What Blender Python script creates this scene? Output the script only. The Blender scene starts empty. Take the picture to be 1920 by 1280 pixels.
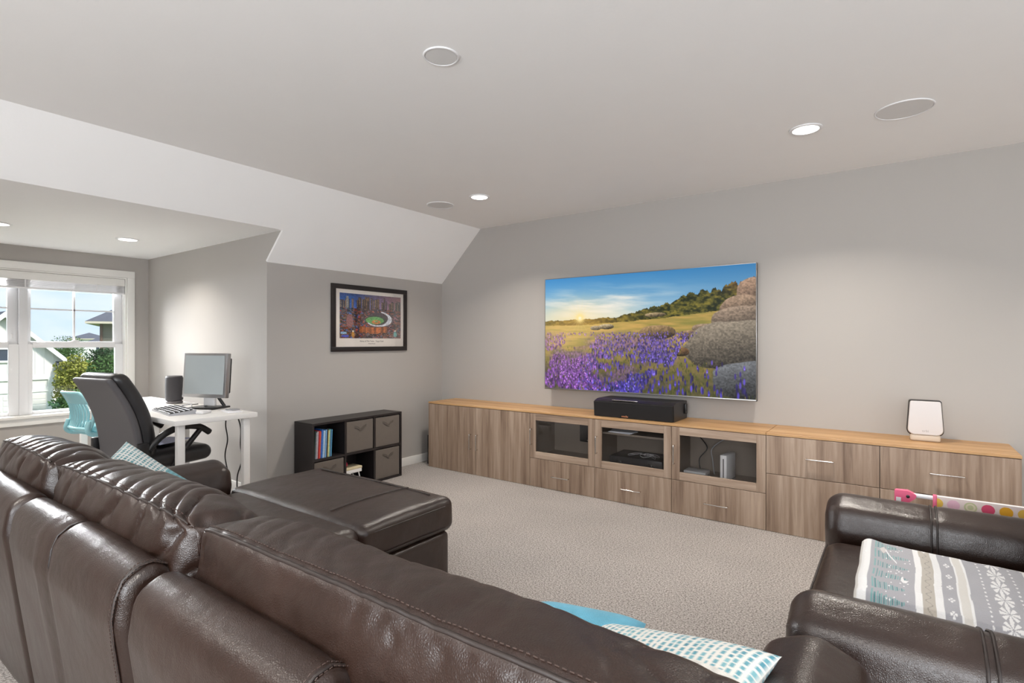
import bpy, bmesh, math, random
import numpy as np
from mathutils import Vector, Matrix, Euler
PI = math.pi
rad = math.radians
random.seed(7)
rng = np.random.default_rng(11)
scene = bpy.context.scene
COL = scene.collection


def S(r, g, b):
    f = lambda c: (c / 255) / 12.92 if c <= 10 else (((c / 255) + .055) / 1.055) ** 2.4
    return (f(r), f(g), f(b))


# ------------------------------------------------------------------ camera, world, sun, exposure
cam_d = bpy.data.cameras.new('camera')
cam_d.sensor_width = 36
cam_d.lens = 18.72
cam_d.clip_start = .02
cam_d.clip_end = 600
cam = bpy.data.objects.new('camera', cam_d)
cam.location = (0, 0, 1.275)
cam.rotation_euler = (PI / 2, 0, rad(35.86))
COL.objects.link(cam)
scene.camera = cam

scene.view_settings.view_transform = 'Standard'
scene.view_settings.look = 'None'
scene.view_settings.exposure = .42
scene.view_settings.gamma = 1
scene.view_settings.use_curve_mapping = False

world = bpy.data.worlds.new('world')
scene.world = world
world.use_nodes = True
wt = world.node_tree
wt.nodes.clear()
w_out = wt.nodes.new('ShaderNodeOutputWorld')
w_bg = wt.nodes.new('ShaderNodeBackground')
w_tc = wt.nodes.new('ShaderNodeTexCoord')
w_map = wt.nodes.new('ShaderNodeMapping')
w_map.inputs['Scale'].default_value = (3, 3, 9)
w_n = wt.nodes.new('ShaderNodeTexNoise')
w_n.inputs['Scale'].default_value = 1.6
w_n.inputs['Detail'].default_value = 5
w_r = wt.nodes.new('ShaderNodeValToRGB')
w_r.color_ramp.elements[0].position = .42
w_r.color_ramp.elements[0].color = (*S(196, 220, 243), 1)
w_r.color_ramp.elements[1].position = .66
w_r.color_ramp.elements[1].color = (*S(226, 234, 242), 1)
w_bg.inputs['Strength'].default_value = .95
wt.links.new(w_tc.outputs['Generated'], w_map.inputs['Vector'])
wt.links.new(w_map.outputs['Vector'], w_n.inputs['Vector'])
wt.links.new(w_n.outputs['Fac'], w_r.inputs['Fac'])
wt.links.new(w_r.outputs['Color'], w_bg.inputs['Color'])
wt.links.new(w_bg.outputs['Background'], w_out.inputs['Surface'])

sun_d = bpy.data.lights.new('sun', 'SUN')
sun_d.energy = 3.2
sun_d.angle = rad(8)
sun_d.color = (1, .97, .92)
sun = bpy.data.objects.new('sun', sun_d)
sun.rotation_euler = Vector((-.62, -.35, -.7)).to_track_quat('-Z', 'Y').to_euler()
COL.objects.link(sun)


def fill_lamp(name, loc, direction, sx, sy, power, col=(.95, .975, 1)):
    d = bpy.data.lights.new(name, 'AREA')
    d.shape = 'RECTANGLE'
    d.size, d.size_y, d.energy, d.color = sx, sy, power, col
    o = bpy.data.objects.new(name, d)
    o.location = loc
    o.rotation_euler = Vector(direction).to_track_quat('-Z', 'Z').to_euler()
    COL.objects.link(o)


# added area lamps brighten the room from its unseen windows and outside the alcove
fill_lamp('added_rear_fill', (.35, -2.5, 1.45), (0, 1, .7), 4.0, 1.5, 168)
fill_lamp('added_side_fill', (2.7, .9, 1.45), (-1, 0, -.05), 3.0, 1.5, 22)

fill_lamp('added_dormer_fill', (-8.0, 1.33, 2.5), (1, 0, -.42), 1.9, .9, 400, (.96, .98, 1))  # added lamp outside, above the window view, to brighten the alcove


# ------------------------------------------------------------------ helpers
WORLD = {}


def tag(o, label=None, cat=None, group=None, kind=None):
    if label: o['label'] = label
    if cat: o['category'] = cat
    if group: o['group'] = group
    if kind: o['kind'] = kind
    return o


def thing(name, label, cat, loc=(0, 0, 0), rot=0, group=None, world=True, kind=None):
    o = bpy.data.objects.new(name, None)
    o.empty_display_size = .1
    o.location = loc
    o.rotation_euler = (0, 0, rot)
    COL.objects.link(o)
    tag(o, label, cat, group, kind)
    if world:
        WORLD[o.name] = (Matrix.Translation(loc) @ Matrix.Rotation(rot, 4, 'Z')).inverted()
    return o


def mesh(name, V, F, mat, parent=None, smooth=None, cols=None, mats=None, fm=None):
    me = bpy.data.meshes.new(name)
    me.from_pydata([tuple(map(float, v)) for v in V], [], [tuple(map(int, f)) for f in F])
    if mat is not None:
        me.materials.append(mat)
    if mats:
        for m in mats: me.materials.append(m)
        me.polygons.foreach_set('material_index', np.array(fm, dtype=np.int32))
    if cols is not None:
        a = me.color_attributes.new('Col', 'FLOAT_COLOR', 'POINT')
        c = np.ones((len(V), 4), dtype=np.float32)
        c[:, :3] = cols
        a.data.foreach_set('color', c.ravel())
    if smooth is not None:
        me.polygons.foreach_set('use_smooth', np.ones(len(me.polygons), dtype=bool))
        if smooth < 170:
            me.set_sharp_from_angle(angle=rad(smooth))
    me.update()
    o = bpy.data.objects.new(name, me)
    COL.objects.link(o)
    if parent is not None:
        o.parent = parent
        if parent.name in WORLD:
            o.matrix_parent_inverse = WORLD[parent.name]
    return o


class MB:
    """collects shapes that make up one mesh"""
    def __init__(s): s.V, s.F = [], []

    def add(s, V, F):
        n = len(s.V)
        s.V += [tuple(v) for v in V]
        s.F += [tuple(i + n for i in f) for f in F]
        return s

    def box(s, x, y, z, bev=0.0, seg=2):
        V, F = boxg(x, y, z, bev, seg)
        return s.add(V, F)

    def tube(s, pts, r, seg=8):
        return s.add(*tubeg(pts, r, seg))

    def lathe(s, prof, c=(0, 0, 0), seg=24):
        V, F = latheg(prof, seg)
        return s.add([(v[0] + c[0], v[1] + c[1], v[2] + c[2]) for v in V], F)

    def xf(s, M):
        s.V = [tuple(M @ Vector(v)) for v in s.V]
        return s

    def build(s, name, mat, parent=None, smooth=None):
        return mesh(name, s.V, s.F, mat, parent, smooth)


def boxg(x, y, z, bev=0.0, seg=2):
    bm = bmesh.new()
    bmesh.ops.create_cube(bm, size=1)
    for v in bm.verts:
        v.co = Vector(((x[0] + x[1]) / 2 + v.co.x * (x[1] - x[0]), (y[0] + y[1]) / 2 + v.co.y * (y[1] - y[0]),
                       (z[0] + z[1]) / 2 + v.co.z * (z[1] - z[0])))
    if bev > 0:
        bmesh.ops.bevel(bm, geom=bm.edges[:], offset=bev, segments=seg, affect='EDGES', profile=.5)
    bm.verts.index_update()
    V = [tuple(v.co) for v in bm.verts]
    F = [tuple(v.index for v in f.verts) for f in bm.faces]
    bm.free()
    return V, F


def box(name, x, y, z, mat, parent=None, bev=.0, seg=2, smooth=None):
    V, F = boxg(x, y, z, bev, seg)
    return mesh(name, V, F, mat, parent, smooth if smooth is not None else (35 if bev else None))


def tubeg(pts, r, seg=8, cap=True):
    P = [Vector(p) for p in pts]
    n = len(P)
    R = r if isinstance(r, (list, tuple)) else [r] * n
    T = []
    for i in range(n):
        t = P[min(i + 1, n - 1)] - P[max(i - 1, 0)]
        T.append(t.normalized() if t.length > 1e-9 else Vector((0, 0, 1)))
    a = Vector((0, 0, 1)) if abs(T[0].z) < .9 else Vector((1, 0, 0))
    N = (a - T[0] * a.dot(T[0])).normalized()
    V, F = [], []
    for i in range(n):
        N = (N - T[i] * N.dot(T[i]))
        N = N.normalized() if N.length > 1e-9 else T[i].orthogonal().normalized()
        B = T[i].cross(N)
        for k in range(seg):
            an = 2 * PI * k / seg
            V.append(tuple(P[i] + (N * math.cos(an) + B * math.sin(an)) * R[i]))
    for i in range(n - 1):
        for k in range(seg):
            k2 = (k + 1) % seg
            F.append((i * seg + k, i * seg + k2, (i + 1) * seg + k2, (i + 1) * seg + k))
    if cap:
        F.append(tuple(range(seg))[::-1])
        F.append(tuple((n - 1) * seg + k for k in range(seg)))
    return V, F


def tube(name, pts, r, mat, parent=None, seg=8):
    V, F = tubeg(pts, r, seg)
    return mesh(name, V, F, mat, parent, 60)


def smoothpath(pts, n=8):
    P = [Vector(p) for p in pts]
    out = []
    for i in range(len(P) - 1):
        p0, p1, p2, p3 = P[max(i - 1, 0)], P[i], P[i + 1], P[min(i + 2, len(P) - 1)]
        for k in range(n):
            t = k / n
            out.append(.5 * ((2 * p1) + (p2 - p0) * t + (2 * p0 - 5 * p1 + 4 * p2 - p3) * t * t + (3 * p1 - p0 - 3 * p2 + p3) * t ** 3))
    out.append(P[-1])
    return [tuple(p) for p in out]


def latheg(prof, seg=24):
    V, F = [], []
    n = len(prof)
    for r, z in prof:
        for k in range(seg):
            a = 2 * PI * k / seg
            V.append((r * math.cos(a), r * math.sin(a), z))
    for i in range(n - 1):
        for k in range(seg):
            k2 = (k + 1) % seg
            F.append((i * seg + k, i * seg + k2, (i + 1) * seg + k2, (i + 1) * seg + k))
    F.append(tuple(range(seg))[::-1])
    F.append(tuple((n - 1) * seg + k for k in range(seg)))
    return V, F


def prism(name, pts, axis, a0, a1, mat, parent=None):
    """polygon pts in the two other axes, extruded along axis from a0 to a1"""
    n = len(pts)
    V = []
    for a in (a0, a1):
        for p in pts:
            v = list(p)
            v.insert(axis, a)
            V.append(tuple(v))
    F = [tuple(range(n)), tuple(range(n, 2 * n))[::-1]]
    for i in range(n):
        j = (i + 1) % n
        F.append((i, i + n, j + n, j))
    bm = bmesh.new()
    vs = [bm.verts.new(v) for v in V]
    for f in F: bm.faces.new([vs[i] for i in f])
    bmesh.ops.recalc_face_normals(bm, faces=bm.faces[:])
    bm.verts.index_update()
    V = [tuple(v.co) for v in bm.verts]
    F = [tuple(v.index for v in f.verts) for f in bm.faces]
    bm.free()
    return mesh(name, V, F, mat, parent)


def vnoise(x, y, seed=0):
    """value noise, arrays in, about 0..1 out"""
    xi, yi = np.floor(x).astype(np.int64), np.floor(y).astype(np.int64)
    xf, yf = x - xi, y - yi
    def h(a, b):
        n = (a * 374761393 + b * 668265263 + seed * 1442695041) & 0x7fffffff
        n = ((n ^ (n >> 13)) * 1274126177) & 0x7fffffff
        return ((n ^ (n >> 16)) & 0xffff) / 65535.
    u, v = xf * xf * (3 - 2 * xf), yf * yf * (3 - 2 * yf)
    return (h(xi, yi) * (1 - u) + h(xi + 1, yi) * u) * (1 - v) + (h(xi, yi + 1) * (1 - u) + h(xi + 1, yi + 1) * u) * v


def fbm(x, y, o=4, seed=0):
    s, a, t = 0, .5, 0
    for i in range(o):
        s = s + a * vnoise(x * 2 ** i, y * 2 ** i, seed + i)
        t += a
        a *= .5
    return s / t


def lin(c):
    c = np.clip(np.asarray(c, float), 0, 1)
    return np.where(c <= .04045, c / 12.92, ((c + .055) / 1.055) ** 2.4)


def rpoly(pts, radii, seg=6):
    """closed polygon with rounded corners -> list of 2D points"""
    out = []
    n = len(pts)
    for i in range(n):
        p, a, b = Vector(pts[i]), Vector(pts[i - 1]), Vector(pts[(i + 1) % n])
        r = radii[i] if isinstance(radii, (list, tuple)) else radii
        u, v = (a - p), (b - p)
        lu, lv = u.length, v.length
        u, v = u / lu, v / lv
        ang = u.angle(v)
        d = min(r / math.tan(ang / 2), lu * .48, lv * .48) if r > 0 else 0
        if d < 1e-5:
            out.append(tuple(p))
            continue
        p0, p1 = p + u * d, p + v * d
        for k in range(seg + 1):
            t = k / seg
            out.append(tuple((1 - t) ** 2 * p0 + 2 * t * (1 - t) * p + t * t * p1))
    return out


def resample(pts, m):
    P = np.array(pts + [pts[0]], float)
    d = np.r_[0, np.cumsum(np.linalg.norm(np.diff(P, axis=0), axis=1))]
    t = np.linspace(0, d[-1], m, endpoint=False)
    return np.c_[np.interp(t, d, P[:, 0]), np.interp(t, d, P[:, 1])]


def sweep(name, prof, axis, a0, a1, n, endr, mat, parent, disp=None, m=None, world_m=None):
    """closed 2D profile swept along axis (0=x, 1=y) with rounded ends; disp(a, s, Q) gives displacement along the profile normal"""
    Q = resample(prof, m or 90)
    m = len(Q)
    area = .5 * np.sum(Q[:, 0] * np.roll(Q[:, 1], -1) - np.roll(Q[:, 0], -1) * Q[:, 1])
    if area < 0: Q = Q[::-1].copy()
    Tn = np.roll(Q, -1, 0) - np.roll(Q, 1, 0)
    Tn /= np.linalg.norm(Tn, axis=1)[:, None]
    N = np.c_[Tn[:, 1], -Tn[:, 0]]
    cen = Q.mean(0)
    t = np.linspace(-1, 1, n + 1)
    t = .35 * t + .65 * np.sin(t * PI / 2)
    A = (a0 + a1) / 2 + t / t[-1] * (a1 - a0) / 2
    V = []
    for a in A:
        d = min(a - a0, a1 - a)
        ins = 0 if d >= endr else endr * (1 - math.sqrt(max(0, 1 - (1 - d / endr) ** 2)))
        P = Q - N * ins
        if disp is not None:
            P = P + N * disp(a, np.arange(m) / m, Q)[:, None]
        for p in P:
            V.append((a, p[0], p[1]) if axis == 0 else (p[0], a, p[1]))
    F = []
    for i in range(n):
        for k in range(m):
            k2 = (k + 1) % m
            F.append((i * m + k, i * m + k2, (i + 1) * m + k2, (i + 1) * m + k))
    c0 = len(V)
    for i, a in ((0, a0), (n, a1)):
        c = np.mean(np.array(V[i * m:(i + 1) * m]), axis=0)
        V.append(tuple(c))
    for k in range(m):
        k2 = (k + 1) % m
        F.append((c0, k2, k))
        F.append((c0 + 1, n * m + k, n * m + k2))
    if axis == 1: F = [f[::-1] for f in F]
    return mesh(name, V, F, mat, parent, 180)


def softg(x, y, z, r, cuts=22, bulge=(0, 0, 0), fn=None):
    bm = bmesh.new()
    bmesh.ops.create_cube(bm, size=2)
    bmesh.ops.subdivide_edges(bm, edges=bm.edges[:], cuts=cuts, use_grid_fill=True)
    bm.verts.index_update()
    P = np.array([v.co[:] for v in bm.verts])
    F = [tuple(v.index for v in f.verts) for f in bm.faces]
    bm.free()
    P = np.sin(P * PI / 2) * .75 + P * .25
    H = np.array([(x[1] - x[0]) / 2, (y[1] - y[0]) / 2, (z[1] - z[0]) / 2])
    Cc = np.array([(x[1] + x[0]) / 2, (y[1] + y[0]) / 2, (z[1] + z[0]) / 2])
    rr = np.minimum(r, H * .98)
    q = P * H
    inner = H - rr
    c = np.clip(q, -inner, inner)
    d = (q - c) / rr
    mx = np.abs(d).max(1)
    L = np.linalg.norm(d, axis=1)
    s = np.where(L > 1e-9, mx / np.maximum(L, 1e-9), 1)
    q = c + d * s[:, None] * rr
    for ax in range(3):
        b = bulge[ax]
        if b:
            o = [i for i in range(3) if i != ax]
            f = (1 - (q[:, o[0]] / H[o[0]]) ** 2).clip(0) * (1 - (q[:, o[1]] / H[o[1]]) ** 2).clip(0)
            q[:, ax] += b * f * q[:, ax] / H[ax]
    q = q + Cc
    if fn is not None: q = fn(q)
    return q, F


def soft(name, x, y, z, r, mat, parent, cuts=22, bulge=(0, 0, 0), fn=None):
    V, F = softg(x, y, z, r, cuts, bulge, fn)
    return mesh(name, V, F, mat, parent, 180)


def copy_tree(o, parent=None):
    c = o.copy()
    COL.objects.link(c)
    if parent is not None: c.parent = parent
    for ch in o.children: copy_tree(ch, c)
    return c


# ------------------------------------------------------------------ materials
def new_mat(name):
    m = bpy.data.materials.new(name)
    m.use_nodes = True
    nt = m.node_tree
    return m, nt, nt.nodes['Principled BSDF']


def node(nt, typ, **kw):
    n = nt.nodes.new(typ)
    for k, v in kw.items():
        if k.startswith('i_'):
            n.inputs[k[2:].replace('_', ' ')].default_value = v
        else:
            setattr(n, k, v)
    return n


def plain(name, col, rough=.5, metal=0, var=.06, vscale=6, bump=None, spec=.5, coat=0, sheen=0):
    """one colour with a faint procedural mottle and optional noise bump (scale, strength, distance)"""
    m, nt, p = new_mat(name)
    tc = node(nt, 'ShaderNodeTexCoord')
    nz = node(nt, 'ShaderNodeTexNoise', i_Scale=vscale, i_Detail=4.0)
    nt.links.new(tc.outputs['Object'], nz.inputs['Vector'])
    mr = node(nt, 'ShaderNodeMapRange', i_To_Min=1 - var, i_To_Max=1 + var)
    nt.links.new(nz.outputs['Fac'], mr.inputs['Value'])
    mx = node(nt, 'ShaderNodeVectorMath', operation='SCALE')
    mx.inputs[0].default_value = col
    nt.links.new(mr.outputs['Result'], mx.inputs['Scale'])
    nt.links.new(mx.outputs['Vector'], p.inputs['Base Color'])
    p.inputs['Roughness'].default_value = rough
    p.inputs['Metallic'].default_value = metal
    p.inputs['Specular IOR Level'].default_value = spec
    p.inputs['Coat Weight'].default_value = coat
    p.inputs['Sheen Weight'].default_value = sheen
    if bump:
        nb = node(nt, 'ShaderNodeTexNoise', i_Scale=bump[0], i_Detail=3.0)
        nt.links.new(tc.outputs['Object'], nb.inputs['Vector'])
        b = node(nt, 'ShaderNodeBump', i_Strength=bump[1], i_Distance=bump[2])
        nt.links.new(nb.outputs['Fac'], b.inputs['Height'])
        nt.links.new(b.outputs['Normal'], p.inputs['Normal'])
    return m


def leather(name, col, rough=.36, grain=230, gs=.4, crease=.25):
    m, nt, p = new_mat(name)
    tc = node(nt, 'ShaderNodeTexCoord')
    n1 = node(nt, 'ShaderNodeTexNoise', i_Scale=7.0, i_Detail=5.0)
    nt.links.new(tc.outputs['Object'], n1.inputs['Vector'])
    rp = node(nt, 'ShaderNodeValToRGB')
    rp.color_ramp.elements[0].position = .3
    rp.color_ramp.elements[0].color = (*[c * .8 for c in col], 1)
    rp.color_ramp.elements[1].position = .75
    rp.color_ramp.elements[1].color = (*[c * 1.22 for c in col], 1)
    nt.links.new(n1.outputs['Fac'], rp.inputs['Fac'])
    nt.links.new(rp.outputs['Color'], p.inputs['Base Color'])
    vo = node(nt, 'ShaderNodeTexVoronoi', feature='DISTANCE_TO_EDGE', i_Scale=float(grain))
    nt.links.new(tc.outputs['Object'], vo.inputs['Vector'])
    b1 = node(nt, 'ShaderNodeBump', i_Strength=gs, i_Distance=.0015)
    nt.links.new(vo.outputs['Distance'], b1.inputs['Height'])
    n2 = node(nt, 'ShaderNodeTexNoise', i_Scale=16.0, i_Detail=6.0)
    nt.links.new(tc.outputs['Object'], n2.inputs['Vector'])
    b2 = node(nt, 'ShaderNodeBump', i_Strength=crease, i_Distance=.012)
    nt.links.new(n2.outputs['Fac'], b2.inputs['Height'])
    nt.links.new(b1.outputs['Normal'], b2.inputs['Normal'])
    nt.links.new(b2.outputs['Normal'], p.inputs['Normal'])
    mr = node(nt, 'ShaderNodeMapRange', i_To_Min=rough - .06, i_To_Max=rough + .1)
    nt.links.new(n1.outputs['Fac'], mr.inputs['Value'])
    nt.links.new(mr.outputs['Result'], p.inputs['Roughness'])
    p.inputs['Specular IOR Level'].default_value = .75
    return m


def wood(name, dark, mid, light, axis, strip=.085, rough=.5, random_shift=True):
    """laminate with grain along axis; boards of uneven tone across it"""
    m, nt, p = new_mat(name)
    tc = node(nt, 'ShaderNodeTexCoord')
    oi = node(nt, 'ShaderNodeObjectInfo')
    add = node(nt, 'ShaderNodeVectorMath', operation='ADD')
    sc = node(nt, 'ShaderNodeVectorMath', operation='SCALE')
    sc.inputs[0].default_value = (3.7, 3.7, 3.7)
    nt.links.new(oi.outputs['Random'], sc.inputs['Scale'])
    nt.links.new(tc.outputs['Object'], add.inputs[0])
    if random_shift: nt.links.new(sc.outputs['Vector'], add.inputs[1])
    mp = node(nt, 'ShaderNodeMapping')
    s = [34., 34., 34.]
    s[axis] = 1.6
    mp.inputs['Scale'].default_value = s
    nt.links.new(add.outputs['Vector'], mp.inputs['Vector'])
    n1 = node(nt, 'ShaderNodeTexNoise', i_Scale=1.0, i_Detail=7.0, i_Roughness=.62, i_Distortion=.5)
    nt.links.new(mp.outputs['Vector'], n1.inputs['Vector'])
    # boards
    mp2 = node(nt, 'ShaderNodeMapping')
    s2 = [1 / strip] * 3
    s2[axis] = .55
    mp2.inputs['Scale'].default_value = s2
    nt.links.new(add.outputs['Vector'], mp2.inputs['Vector'])
    vo = node(nt, 'ShaderNodeTexNoise', i_Scale=.8, i_Detail=2.0)
    nt.links.new(mp2.outputs['Vector'], vo.inputs['Vector'])
    mixf = node(nt, 'ShaderNodeMath', operation='MULTIPLY_ADD')
    mixf.inputs[1].default_value = .55
    nt.links.new(n1.outputs['Fac'], mixf.inputs[0])
    m2 = node(nt, 'ShaderNodeMath', operation='MULTIPLY')
    m2.inputs[1].default_value = .45
    nt.links.new(vo.outputs['Fac'], m2.inputs[0])
    nt.links.new(m2.outputs[0], mixf.inputs[2])
    rp = node(nt, 'ShaderNodeValToRGB')
    e = rp.color_ramp.elements
    e[0].position, e[0].color = .33, (*dark, 1)
    e[1].position, e[1].color = .66, (*light, 1)
    k = e.new(.48)
    k.color = (*mid, 1)
    nt.links.new(mixf.outputs[0], rp.inputs['Fac'])
    nt.links.new(rp.outputs['Color'], p.inputs['Base Color'])
    b = node(nt, 'ShaderNodeBump', i_Strength=.12, i_Distance=.002)
    nt.links.new(n1.outputs['Fac'], b.inputs['Height'])
    nt.links.new(b.outputs['Normal'], p.inputs['Normal'])
    p.inputs['Roughness'].default_value = rough
    return m


def painted(name, rough=.6, emit=0.0, bump=None, sheen=0):
    """colour read from the mesh's own print (a colour attribute)"""
    m, nt, p = new_mat(name)
    a = node(nt, 'ShaderNodeAttribute', attribute_name='Col')
    p.inputs['Roughness'].default_value = rough
    if emit:
        p.inputs['Base Color'].default_value = (.01, .01, .01, 1)
        nt.links.new(a.outputs['Color'], p.inputs['Emission Color'])
        p.inputs['Emission Strength'].default_value = emit
    else:
        nt.links.new(a.outputs['Color'], p.inputs['Base Color'])
    p.inputs['Sheen Weight'].default_value = sheen
    if bump:
        tc = node(nt, 'ShaderNodeTexCoord')
        nb = node(nt, 'ShaderNodeTexNoise', i_Scale=bump[0], i_Detail=3.0)
        nt.links.new(tc.outputs['Object'], nb.inputs['Vector'])
        b = node(nt, 'ShaderNodeBump', i_Strength=bump[1], i_Distance=bump[2])
        nt.links.new(nb.outputs['Fac'], b.inputs['Height'])
        nt.links.new(b.outputs['Normal'], p.inputs['Normal'])
    return m


def glass(name, tint=(1, 1, 1), alpha=.12, rough=.02):
    """thin pane: mostly clear, with a mirror-like reflection"""
    m, nt, p = new_mat(name)
    out = nt.nodes['Material Output']
    tr = node(nt, 'ShaderNodeBsdfTransparent')
    tr.inputs['Color'].default_value = (*tint, 1)
    gl = node(nt, 'ShaderNodeBsdfGlossy', i_Roughness=rough)
    fr = node(nt, 'ShaderNodeFresnel', i_IOR=1.5)
    mul = node(nt, 'ShaderNodeMath', operation='MULTIPLY')
    mul.inputs[1].default_value = alpha * 8
    nt.links.new(fr.outputs[0], mul.inputs[0])
    mx = node(nt, 'ShaderNodeMixShader')
    nt.links.new(mul.outputs[0], mx.inputs['Fac'])
    nt.links.new(tr.outputs[0], mx.inputs[1])
    nt.links.new(gl.outputs[0], mx.inputs[2])
    nt.links.new(mx.outputs[0], out.inputs['Surface'])
    return m


def emitter(name, col, strength):
    m, nt, p = new_mat(name)
    nz = node(nt, 'ShaderNodeTexNoise', i_Scale=3.0)
    p.inputs['Base Color'].default_value = (.9, .9, .9, 1)
    p.inputs['Emission Color'].default_value = (*col, 1)
    p.inputs['Emission Strength'].default_value = strength
    return m


def carpet_mat():
    m, nt, p = new_mat('carpet')
    tc = node(nt, 'ShaderNodeTexCoord')
    n1 = node(nt, 'ShaderNodeTexNoise', i_Scale=120.0, i_Detail=3.0, i_Roughness=.75)
    n2 = node(nt, 'ShaderNodeTexNoise', i_Scale=2.2, i_Detail=3.0)
    nt.links.new(tc.outputs['Object'], n1.inputs['Vector'])
    nt.links.new(tc.outputs['Object'], n2.inputs['Vector'])
    rp = node(nt, 'ShaderNodeValToRGB')
    e = rp.color_ramp.elements
    e[0].position, e[0].color = .38, (*S(100, 91, 85), 1)
    e[1].position, e[1].color = .60, (*S(198, 191, 186), 1)
    nt.links.new(n1.outputs['Fac'], rp.inputs['Fac'])
    mr = node(nt, 'ShaderNodeMapRange', i_From_Min=.3, i_From_Max=.7, i_To_Min=.93, i_To_Max=1.05)
    nt.links.new(n2.outputs['Fac'], mr.inputs['Value'])
    mx = node(nt, 'ShaderNodeVectorMath', operation='SCALE')
    nt.links.new(rp.outputs['Color'], mx.inputs[0])
    nt.links.new(mr.outputs['Result'], mx.inputs['Scale'])
    nt.links.new(mx.outputs['Vector'], p.inputs['Base Color'])
    b = node(nt, 'ShaderNodeBump', i_Strength=.8, i_Distance=.006)
    nt.links.new(n1.outputs['Fac'], b.inputs['Height'])
    nt.links.new(b.outputs['Normal'], p.inputs['Normal'])
    p.inputs['Roughness'].default_value = .95
    p.inputs['Sheen Weight'].default_value = .2
    return m


wall_m = plain('wall_paint', S(174, 169, 164), .75, var=.012, bump=(140, .06, .002))
ceil_m = plain('ceiling_paint', S(246, 245, 244), .85, var=.01, bump=(60, .12, .003))
trim_m = plain('white_trim', S(238, 236, 232), .4, var=.01)
vinyl_m = plain('white_vinyl', S(226, 226, 228), .35, var=.01)
carpet_m = carpet_mat()
leather_m = leather('brown_leather', S(43, 27, 20), .30)
leather_dark_m = leather('brown_leather_gap', S(34, 26, 24), .45)
thread_m = plain('thread', S(70, 54, 48), .7)
piping_m = leather('brown_piping', S(36, 24, 19), .5, 600, .1, .05)
wood_v = wood('grey_oak_vertical', S(112, 91, 76), S(152, 130, 112), S(184, 164, 146), 2)
wood_h = wood('grey_oak_horizontal', S(118, 98, 83), S(160, 138, 120), S(186, 166, 148), 0)
oak_top = wood('golden_oak_top', S(152, 110, 68), S(184, 142, 96), S(206, 168, 122), 0, .07, .42, False)
inner_m = plain('cabinet_inside', S(140, 127, 115), .6)
chrome_m = plain('brushed_nickel', S(215, 210, 205), .25, 1, var=.03)
steel_m = plain('satin_silver', S(190, 190, 192), .32, .9, var=.03)
black_m = plain('black_plastic', S(26, 25, 26), .38, var=.05)
blackwood_m = plain('black_laminate', S(38, 33, 33), .42, var=.08, bump=(60, .05, .002))
black_cloth_m = plain('black_speaker_cloth', S(24, 22, 23), .85, var=.1, vscale=80, bump=(500, .3, .001))
bin_m = plain('grey_brown_fabric', S(104, 95, 87), .9, var=.07, vscale=30, bump=(700, .4, .001), sheen=.2)
bin_dark_m = plain('dark_fabric_handle', S(92, 84, 77), .9, var=.07)
white_m = plain('white_laminate', S(240, 238, 235), .38, var=.01)
white_pl = plain('white_plastic', S(236, 235, 236), .35, var=.01)
grey_pl = plain('grey_plastic', S(165, 165, 168), .45, var=.03)
office_m = leather('black_office_leather', S(34, 32, 33), .33, 500, .12, .12)
teal_m = plain('teal_plastic', S(150, 202, 210), .4, var=.03)
teal_cloth = plain('teal_fabric', S(150, 204, 211), .85, var=.05, bump=(300, .3, .001))
pane_m = glass('window_glass', (1, 1, 1), .05)
cab_glass = glass('smoked_door_glass', (.96, .96, .96), .08)
pink_m = plain('pink_plastic', S(238, 104, 140), .4, var=.03)
art_m = painted('poster_print', .5)
screen_m = painted('screen_picture', .45, emit=.76)
screen_m.node_tree.nodes['Principled BSDF'].inputs['Specular IOR Level'].default_value = .15
fleece_m = painted('fleece', .95, bump=(260, .5, .004), sheen=.3)
knit_m = painted('knit', .95, bump=(300, .6, .004), sheen=.2)
lens_m = emitter('downlight_lens', (1, .95, .86), 6.0)
paper_m = plain('paper', S(240, 240, 245), .7)

# ------------------------------------------------------------------ the room shell
XK, YT, YC, YC2, XW = -4.093, 4.334, 2.308, .36, -6.404      # knee wall, tv wall, dormer cheeks, window wall
XR, YR = 2.8, -2.6                                           # walls beside and behind the camera
ZC, ZD, ZK, XS = 2.455, 2.14, 1.912, -3.54                   # ceiling, dormer ceiling, knee top, where the slope starts
XD = XK + (ZD - ZK) * (XS - XK) / (ZC - ZK)


def struct(o, label, cat):
    return tag(o, label, cat, kind='structure')


struct(box('floor', (XW - .2, XR + .1), (YR - .1, YT + .1), (-.12, 0), carpet_m), 'beige cut pile carpet covering the whole floor', 'floor')
struct(box('wall_back', (XK - .1, XR + .1), (YT, YT + .1), (0, ZC), wall_m), 'long warm grey painted wall behind the television', 'wall')
struct(prism('wall_left', [(YC, 0), (YT, 0), (YT, ZK), (YC, ZK)], 0, XK - .1, XK, wall_m), 'low grey knee wall with the framed poster on it', 'wall')
struct(prism('wall_left_near', [(YR, 0), (YC2, 0), (YC2, ZK), (YR, ZK)], 0, XK - .1, XK, wall_m), 'low grey knee wall on the near side of the alcove', 'wall')
th = .014
cheek = [(XW, 0), (XK - .1, 0), (XK - .1, ZK), (XK, ZK), (XK - th, ZK + th), (XK - th + (ZD - ZK - th) * (XS - XK) / (ZC - ZK), ZD), (XW, ZD)]
struct(prism('wall_alcove', cheek, 1, YC, YC + .09, wall_m), 'pale side wall of the window alcove beside the desk', 'wall')
struct(prism('wall_alcove_near', cheek, 1, YC2 - .09, YC2, wall_m), 'near side wall of the window alcove', 'wall')
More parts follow.
